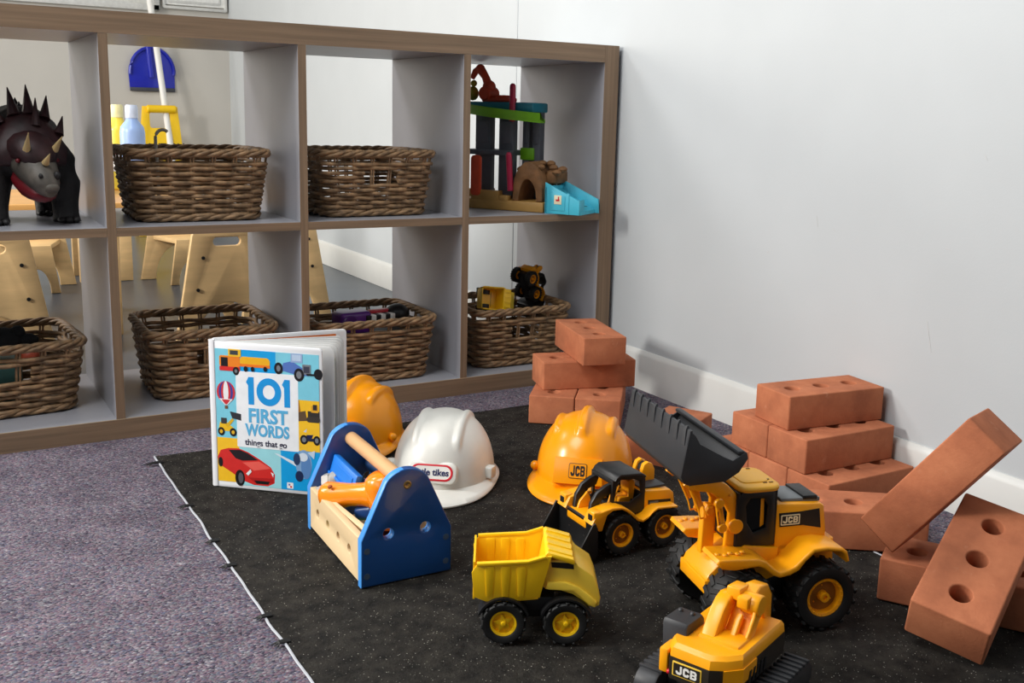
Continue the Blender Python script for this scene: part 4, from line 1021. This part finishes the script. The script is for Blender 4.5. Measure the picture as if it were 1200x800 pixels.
# open cab
cab = MB()
cs = [(.0445, .05), (.041, .074), (.0385, .106), (.03, .1105), (-.006, .1075), (-.0125, .102), (-.0105, .05)]
wi = [(.0385, .0735), (.034, .1), (.028, .1035), (.006, .1015), (-.003, .097), (-.0062, .078), (.012, .069), (.03, .072)]
for s in (-1, 1): cab.side([cs, wi], *(sorted((s*.025, s*.0285))), .0012)
cab.side([[(.0395, .1035), (.0365, .1085), (.03, .1125), (-.006, .1095), (-.0135, .104), (-.012, .1015), (.0, .1035), (.03, .106)]], -.03, .03, .0015)
cab.front([[(-.028, .05), (.028, .05), (.028, .104), (-.028, .104)], [(-.022, .066), (.022, .066), (.022, .098), (-.022, .098)]], .0385, .0425, .0012, M=T((.0, 0, 0)))
cab.front([[(-.028, .05), (.028, .05), (.028, .1), (-.028, .1)], [(-.018, .078), (.018, .078), (.018, .096), (-.018, .096)]], -.0135, -.0105, .001)
cab.bx(-.011, .04, -.027, .027, .05, .058)
cab.build('cab', M_blk, sl, 40)
se = MB(); se.bx(-.002, .018, -.011, .011, .058, .07, bev=.003); se.side([[(-.006, .064), (.003, .066), (.004, .092), (-.002, .096), (-.008, .09)]], -.011, .011, .002); se.build('seat', M_yel, sl)
sw = MB(); sw.tube([(.03, 0, .06), (.022, 0, .082)], .0018, 8)
RM = T((.0215, 0, .083)) @ RY(-25)
sw.tube([RM @ Vector((.009*math.cos(a*PI/9), .009*math.sin(a*PI/9), 0)) for a in range(18)], .0016, 6, True); sw.tube([(.03, .006, .06), (.02, .012, .09)], .0016, 6)
sw.build('steering_wheel', M_yel, sl)
ar = MB()
ap = [(.036, .094), (.0405, .099), (.05, .0965), (.064, .0885), (.0735, .0745), (.0775, .045), (.082, .028), (.072, .028), (.066, .045), (.062, .069), (.053, .08), (.04, .084)]
for s in (-1, 1): ar.side([ap], *(sorted((s*.0235, s*.0165))), .0014)
ar.build('lift_arm', M_blk, sl)
multi('lift_bracket', [lambda ay, s=s: ay.side([[(.05, .05), (.075, .05), (.07, .066), (.058, .078), (.053, .07)]], *(sorted((s*.0158, s*.0112))), .001) for s in (-1, 1)], M_yel, sl)
bu = MB()
bp = [(.082, .057), (.079, .05), (.0775, .012), (.083, .003), (.112, .0015)]
bi = [(.1115, .0035), (.085, .0055), (.081, .0135), (.0822, .049), (.0845, .0555)]
bu.side([bp+bi], -.05, .05, .0003)
for s in (-1, 1): bu.side([[(.0775, .012), (.083, .003), (.113, .0015), (.1085, .02), (.0865, .057), (.079, .05)]], *(sorted((s*.0515, s*.0488))), .0005)
for y in range(-3, 4): bu.box((.1125, y*.0145, .0022), (.007, .005, .0025), .0006, 1)
bu.build('bucket', M_blk, sl)
bh_ = MB()
for y in (-.026, -.008): bh_.side([[(-.03, .078), (-.052, .078), (-.052, .098), (-.047, .107), (-.04, .11), (-.033, .107), (-.03, .098)]], y-.004, y+.004, .0014)
bh_.build('rear_hoop', M_yel, sl)
bb2 = MB(); bb2.side([[(-.032, .096), (-.05, .096), (-.0475, .104), (-.041, .1075), (-.0345, .104)]], -.022, -.012, .001); bb2.build('rear_link', M_blk, sl)

# ---- big wheel loader (heading 165, near side is +y)
bl = thing('loader_tractor', 'big yellow toy wheel loader with its black bucket raised high', 'toy loader', (-.509, -1.069, MZ), 165)
for x in (.059, -.049):
    for s in (-1, 1): wheel(bl, x, s*.052, .0415, .033, 'ring', M_yel, 18)
m = MB(); m.bx(-.075, .07, -.03, .03, .024, .06, bev=.006)
for x in (.059, -.049): m.cyl((x, -.05, .0415), (x, .05, .0415), .008, 12)
m.build('chassis', M_blk, bl)
f = MB()
top = [(.098, .1), (.0955, .1045), (.088, .104), (.075, .1035), (.045, .101), (.034, .097), (.024, .0875), (.0155, .0815), (.006, .0835), (-.004, .0875), (-.014, .097), (-.0265, .1075), (-.045, .108), (-.0665, .104), (-.0725, .0995), (-.0765, .0865)]
bot = [(-.0725, .0855), (-.0685, .096), (-.0635, .0995), (-.045, .1025), (-.0285, .1015), (-.0175, .092), (-.009, .0815), (.002, .0765), (.0155, .0745), (.026, .079), (.036, .088), (.045, .0915), (.075, .0895), (.091, .0925)]
for s in (-1, 1): f.side([top+bot], *(sorted((s*.026, s*.0695))), .002)
# pads along the front fenders
for s in (-1, 1):
    for k in range(5): f.ball((.058+.008*k, s*(.052+.004*(k % 2)), .1045), .0035, 8, sc=(1, 1, .5))
f.build('fenders', M_yel, bl, 50)
fd = MB()
fd.side([[(.093, .05), (.094, .062), (.09, .071), (.06, .097), (.045, .103), (.0, .096), (.0, .06), (.03, .052)]], -.0345, .0345, .0025)
fd.bx(.085, .096, -.036, .036, .047, .064, bev=.002)
fd.side([[(-.08, .06), (.0, .06), (.0, .1), (-.078, .1)]], -.03, .03, .003)
fd.build('front_deck', M_yel, bl)
hd = MB(); hd.side([[(.004, .09), (.004, .148), (0, .150), (-.056, .1465), (-.061, .1435), (-.066, .112), (-.0655, .09)]], -.03, .03, .0028); hd.build('bonnet', M_yel, bl)
tp = MB(); tp.bx(-.054, .0, -.022, .022, .148, .1535, bev=.0015, M=T((0, 0, 0)) @ RY(-2)); tp.build('bonnet_top', M_steel, bl)
t2 = MB(); t2.bx(-.05, -.03, -.0215, .0225, .1505, .1562, bev=.0012, M=RY(-2)); t2.build('bonnet_grille', M_blk, bl)
for s in (-1, 1):
    y = s*.0302
    d = MB(); d.side([[(.0005, .1385), (-.0285, .1385), (-.054, .1405), (-.0575, .1155), (-.033, .121), (-.0015, .121)]], *(sorted((y, y+s*.0006))), 0); d.build('side_decal', M_ink, bl)
    if s > 0: plate_jcb(bl, T((-.0148, .0312, .1297)) @ LS, .027, .0145, M_cream, M_ink, M_cream)
    else: plate_jcb(bl, T((-.0148, -.0312, .1297)) @ XZ, .027, .0145, M_cream, M_ink, M_cream)
cab = MB()
cs = [(.006, .1), (.008, .168), (.05, .17), (.0585, .16), (.0555, .1)]
wi = [(.018, .122), (.0165, .15), (.022, .16), (.04, .161), (.046, .152), (.043, .13), (.034, .117)]
for s in (-1, 1): cab.side([cs, wi], *(sorted((s*.0285, s*.032))), .0012)
cab.front([[(-.032, .1), (.032, .1), (.032, .169), (-.032, .169)], [(-.026, .125), (.026, .125), (.026, .163), (-.026, .163)]], .054, .058, .001)
cab.bx(.004, .008, -.03, .03, .1, .168)
cab.bx(.006, .056, -.03, .03, .1, .112)
cab.build('cab', M_blk, bl, 40)
gs = MB(); gs.bx(.012, .05, -.027, .027, .112, .166)
gs.build('cab_glazing', mat('dark_glazing', (20, 22, 26), .12, .05, 30, spec=.6), bl)
multi('door_strip', [lambda wp, s=s: wp.side([[(.0185, .125), (.02, .158), (.024, .158), (.0235, .122)]], *(sorted((s*.0262, s*.0275))), .0003) for s in (-1, 1)], M_yel, bl)
rf = MB(); rf.flat([rrect(-.0005, -.0355, .056, .0355, .014, 6)], .168, .1755, .003); rf.flat([rrect(.01, -.02, .046, .02, .008)], .175, .1768, .0012); rf.build('roof', mat('roof_yellow', (232, 170, 46), .4, .04, 30), bl, 50)
multi('roof_slot', [lambda q, x=x, y=y: q.bx(x-.001, x+.004, y-.0012, y+.0012, .1755, .1762) for x, y in ((.013, -.028), (.04, -.02), (.008, .012), (.016, .022), (.008, .022))], mat('slot_brown', (110, 76, 18), .6), bl)
# loader arms
ar = MB()
# centre pillars on the deck
ar.side([[(.072, .09), (.089, .085), (.088, .138), (.083, .147), (.076, .146), (.0725, .138)]], -.006, .006, .0018)
for s in (-1, 1):
    y0_, y1_ = sorted((s*.022, s*.029))
    ar.side([[(.0525, .095), (.0695, .095), (.0685, .122), (.065, .134), (.054, .134), (.051, .124)]], y0_, y1_, .0018)          # pivot post
    ar.side([[(.05, .128), (.0665, .124), (.066, .143), (.074, .157), (.092, .171), (.118, .1755), (.126, .182), (.122, .191), (.104, .191), (.085, .188), (.07, .179), (.054, .163), (.0495, .15)]], y0_, y1_, .0018)
    ar.cyl((.0575, s*.021, .1275), (.0575, s*.0335, .1275), .0092, 20, bev=.001)
ar.side([[(.085, .184), (.066, .175), (.0525, .16), (.0545, .157), (.068, .17), (.087, .18)]], -.025, .025, .0008)
ar.cyl((.115, -.03, .183), (.115, .03, .183), .006, 14)
ar.build('lift_arms', M_yel, bl, 45)
lk = MB()
for s in (-1, 1):
    y0_, y1_ = sorted((s*.0305, s*.0345))
    lk.side([[(.079, .16), (.0865, .161), (.085, .148), (.0815, .13), (.0795, .124), (.0725, .125), (.073, .134)], [(.0805, .152), (.0785, .135), (.0765, .136), (.0785, .152)]], y0_, y1_, .001)
    lk.cyl((.082, s*.0305, .159), (.082, s*.036, .159), .0062, 16, bev=.001); lk.cyl((.0765, s*.0305, .128), (.0765, s*.036, .128), .0058, 16, bev=.001)
    lk.side([[(.112, .186), (.119, .184), (.1, .145), (.0965, .133), (.088, .134), (.092, .149)], [(.108, .172), (.099, .15), (.0965, .151), (.105, .173)]], *(sorted((s*.0125, s*.0165))), .001)
lk.build('lift_links', M_yel, bl, 45)
bo = MB(); bo.cyl((.081, .006, .14), (.081, .0105, .14), .006, 6, bev=.001); bo.cyl((.081, -.0105, .14), (.081, -.006, .14), .006, 6, bev=.001)
for s in (-1, 1): bo.ball((.0665, s*.0292, .166), .0022, 8); bo.ball((.052, s*.0292, .145), .0022, 8)
bo.build('pivot_bolt', M_hub, bl)
# raised bucket
bu = MB()
sp = [(.1495, .268), (.158, .216), (.1545, .2085), (.147, .205), (.104, .207), (.088, .2165), (.0775, .232), (.079, .2385)]
ip = [(.0845, .241), (.0825, .2335), (.0915, .2205), (.105, .2115), (.146, .2085), (.1525, .213), (.1465, .268)]
bu.side([sp+ip], -.0875, .0875, .0004)
for s in (-1, 1):
    y0_, y1_ = sorted((s*.088, s*.0855))
    bu.side([[(.1495, .268), (.158, .216), (.1545, .2085), (.147, .205), (.104, .207), (.088, .2165), (.0775, .232), (.081, .2395), (.0965, .2305), (.107, .2355), (.137, .2525), (.1425, .262)]], y0_, y1_, .0006)
for k in range(8):
    y = -.077+.022*k
    bu.loft([[(.153, y-.0045, .25), (.153, y+.0045, .25), (.1485, y+.0045, .25), (.1485, y-.0045, .25)], [(.1515, y-.0032, .267), (.1515, y+.0032, .267), (.147, y+.0032, .267), (.147, y-.0032, .267)], [(.149, y-.0014, .2712), (.149, y+.0014, .2712), (.1475, y+.0014, .2712), (.1475, y-.0014, .2712)]])
bu.bx(.082, .09, -.0875, .0875, .2365, .241, bev=.0015)
bu.build('bucket', M_blksoft, bl, 40)

# ---- excavator at the bottom edge (heading 22, seen from behind)
ex = thing('excavator', 'yellow toy excavator with folded boom, cut by the bottom edge', 'toy excavator', (-.6785, -1.1945, MZ), 22)
tr = []
for s in (-1, 1):
    m = MB(); y0_, y1_ = sorted((s*.042, s*.068))
    st_ = [(.058+.017*math.cos(R(a)), .018+.017*math.sin(R(a))) for a in range(-90, 91, 15)]+[(-.058+.017*math.cos(R(a)), .018+.017*math.sin(R(a))) for a in range(90, 271, 15)]
    m.side([st_], y0_, y1_, .003)
    for k in range(14):
        x = -.06+.0092*k; m.bx(x-.002, x+.002, y0_-.0008, y1_+.0008, .033, .037, bev=.0008)
        m.bx(x-.002, x+.002, y0_-.0008, y1_+.0008, -.0008, .002)
    m.build('track', M_blksoft, ex)
m = MB(); m.bx(-.05, .05, -.043, .043, .014, .03, bev=.004); m.cyl((0, 0, .03), (0, 0, .04), .034, 32); m.build('undercarriage', M_blk, ex)
by = MB()
bp_ = [(-.0725, .026), (-.0735, -.018), (-.064, -.032), (-.05, -.043), (.05, -.043), (.05, .038), (-.046, .038), (-.062, .034)]
rings = []
for z, k, dx in ((.0395, .97, 0), (.044, 1.0, 0), (.066, 1.0, 0), (.074, .975, .001), (.0775, .92, .002)):
    rings.append([(x*k+dx, y*k, z) for x, y in bp_])
by.loft(rings); by.bx(-.04, -.01, -.033, .016, .07, .081, bev=.004); by.bx(-.072, -.048, .03, .04, .044, .07, bev=.002)
by.build('upper_body', M_yel, ex, 30)
bd = MB()
rings = []
for z, k in ((.0415, 1.012), (.0615, 1.012), (.0655, 1.004)):
    rings.append([(x*k, y*k, z) for x, y in bp_])
bd.loft(rings, caps=False)
bd.build('dark_band', mat('charcoal_print', (40, 34, 26), .4, .05), ex, 30)
# yellow corner showing past the dark band, with red lamp
yb = MB(); yb.loft([[(-.0672, -.0305, z), (-.0505, -.0442, z), (-.02, -.0445, z), (-.02, -.043, z), (-.05, -.0425, z), (-.066, -.03, z)] for z in (.05, .0655)]); yb.build('corner_panel', M_yel, ex)
hz = MB()
for k in range(5): hz.loft([[(-.04+.009*k, -.0452, .044), (-.0355+.009*k, -.0452, .044), (-.0315+.009*k, -.0452, .058), (-.036+.009*k, -.0452, .058)], [(-.04+.009*k, -.0445, .044), (-.0355+.009*k, -.0445, .044), (-.0315+.009*k, -.0445, .058), (-.036+.009*k, -.0445, .058)]])
hz.build('hazard_stripes', M_ink, ex)
rl = MB(); rl.ball((-.07, .0285, .046), .0028, 8); rl.build('tail_lamp', M_red, ex)
PM = T((-.0742, .006, .0545)) @ Matrix.Rotation(R(0), 4, 'Z') @ RZ(180) @ YZ
p = MB().plate(rrect(-.0165, -.0078, .0165, .0078, .001), .0012, .0003, PM).build('name_plate', mat('plate_gold', (240, 196, 70), .4, .03), ex)
MB().plate(rrect(-.015, -.0065, .015, .0065, .0006), .0006, 0, PM @ T((0, 0, .0007))).build('plate_face', mat('charcoal_print', (40, 34, 26)), p)
MB().jcb(.0235, .0092, PM @ T((0, 0, .0013))).build('lettering', M_white, p)
cb = MB(); cb.side([[(-.046, .042), (-.049, .085), (-.046, .0895), (-.014, .0885), (-.009, .083), (-.006, .042)]], .0215, .051, .003); cb.build('cab', M_blksoft, ex)
multi('roof_stud', [lambda q, x=x, y=y: q.ball((x, y, .0892), .003, 10) for x, y in ((-.022, .044), (-.022, .03))], M_blksoft, ex)
# boom: channel-shaped gooseneck, open towards the rear
bo = MB()
lp = [(-.044, .07), (-.033, .086), (-.018, .1035), (-.0085, .1105), (.002, .114), (.014, .112), (.02, .103), (.01, .1), (-.002, .091), (-.014, .078), (-.02, .068)]
bo.side([lp], -.004, .012, .0022)
rp = [(-.024, .074), (-.012, .086), (-.002, .098), (.002, .113), (.012, .117), (.022, .112), (.022, .1), (.008, .088), (-.004, .072)]
bo.side([rp], -.0315, -.0275, .0012)
bo.loft([[(-.016, y, .068), (-.012, y, .068), (.008, y, .09), (.018, y, .104), (.014, y, .107), (.003, y, .092)] for y in (-.03, -.002)])
bo.side([[(-.026, .074), (-.01, .094), (-.004, .098), (.0, .094), (-.014, .074)]], -.019, -.0125, .0012)
bo.build('boom', M_yel, ex, 45)
kn = MB(); kn.bx(-.012, .012, -.012, .004, .108, .1215, bev=.002, M=T((0, 0, 0)) @ RY(6)); kn.bx(-.006, .014, -.024, -.011, .104, .1165, bev=.002); kn.build('boom_head', M_yel, ex)
sk = MB(); sk.cyl((.01, -.033, .106), (.01, -.012, .106), .0115, 24, bev=.0015)
sk.side([[(.004, .112), (.024, .12), (.044, .116), (.056, .1), (.058, .066), (.05, .05), (.042, .052), (.042, .074), (.03, .094), (.012, .098)]], -.024, -.006, .002)
sk.build('stick', M_yel, ex, 45)
cp = [(.048+.018*math.cos(R(a)), .035+.02*math.sin(R(a))) for a in range(60, 271, 15)]; ci = [(.048+.0155*math.cos(R(a)), .035+.0175*math.sin(R(a))) for a in range(270, 59, -15)]
bk2 = MB(); bk2.side([cp+ci], -.032, .002, .0003)
for y in (-.032, .002): bk2.side([cp+[(.054, .03)]], y-.001, y+.001, .0003)
bk2.build('bucket', M_blk, ex)

# ---- toys heaped in the last basket: copies of the two trucks, tipped over
tl_ = dup(sl, (-.143, .165, ZB2+.155), 0, 'black and yellow toy loader standing on end at basket top', 'toy vehicles heaped in the end basket', (R(12), R(62), R(30)))
td_ = dup(dt, (-.24, .15, ZB2+.135), 0, 'small yellow toy dumper lying on its side at basket top', 'toy vehicles heaped in the end basket', (R(76), R(8), R(-6)))
tl_.scale = (.62, .62, .62); td_.scale = (.62, .62, .62)
# ------------------------------------------------------------------ light, world, camera
w = bpy.data.worlds.new('World'); SC.world = w; w.use_nodes = True
bgn = w.node_tree.nodes['Background']; bgn.inputs['Color'].default_value = (.86, .93, 1, 1); bgn.inputs['Strength'].default_value = .12
def area(name, loc, target, sx, sy, power, col=(1, 1, 1), spread=180):
    L = bpy.data.lights.new(name, 'AREA'); L.shape = 'RECTANGLE'; L.size = sx; L.size_y = sy; L.energy = power; L.color = col; L.spread = R(spread)
    o = bpy.data.objects.new(name, L); COL.objects.link(o); o.location = loc
    d = Vector(target)-Vector(loc); o.rotation_euler = d.to_track_quat('-Z', 'Y').to_euler(); return o
area('window_light', (-3.2, .03, 1.38), (0, -.25, .1), .4, .5, 66, (1, .97, .92))
area('window_light', (-2.3, 1.75, 2.5), (0, -.3, .1), 1.0, .8, 44, (1, .98, .96))
area('window_light', (-3.6, -1.9, 1.7), (0, -.6, .2), 1.6, 1.1, 13, (1, .98, .96))
area('window_light', (-3.6, 2.3, 1.2), (-.4, 1.6, .2), 1.4, 1.0, 60, (1, .95, .86))
area('overhead_fill', (-1.9, -.9, 2.45), (-.75, -.75, 0), 1.2, 1.2, 42, (.97, .99, 1))  # soft overhead fill, added to brighten the floor and toys
cd = bpy.data.cameras.new('Camera'); cam = bpy.data.objects.new('Camera', cd); COL.objects.link(cam)
Rm = Matrix(((0.85656443, -0.5153644, 0.02639907), (-0.07227401, -0.17046188, -0.98271014), (0.51095385, 0.83984659, -0.18325903)))
xa, ya, za = Vector(Rm[0]), -Vector(Rm[1]), -Vector(Rm[2])
cam.matrix_world = Matrix(((xa.x, ya.x, za.x, -1.38097952), (xa.y, ya.y, za.y, -1.94842388), (xa.z, ya.z, za.z, .60615406), (0, 0, 0, 1)))
cd.sensor_width = 36; cd.sensor_fit = 'HORIZONTAL'; cd.lens = 36*1210.396/1200
cd.shift_x = (600-630.524)/1200; cd.shift_y = (359.958-400)/1200
cd.clip_start = .05; cd.clip_end = 50
SC.camera = cam
SC.view_settings.view_transform = 'Standard'; SC.view_settings.look = 'None'; SC.view_settings.exposure = 0; SC.view_settings.gamma = 1
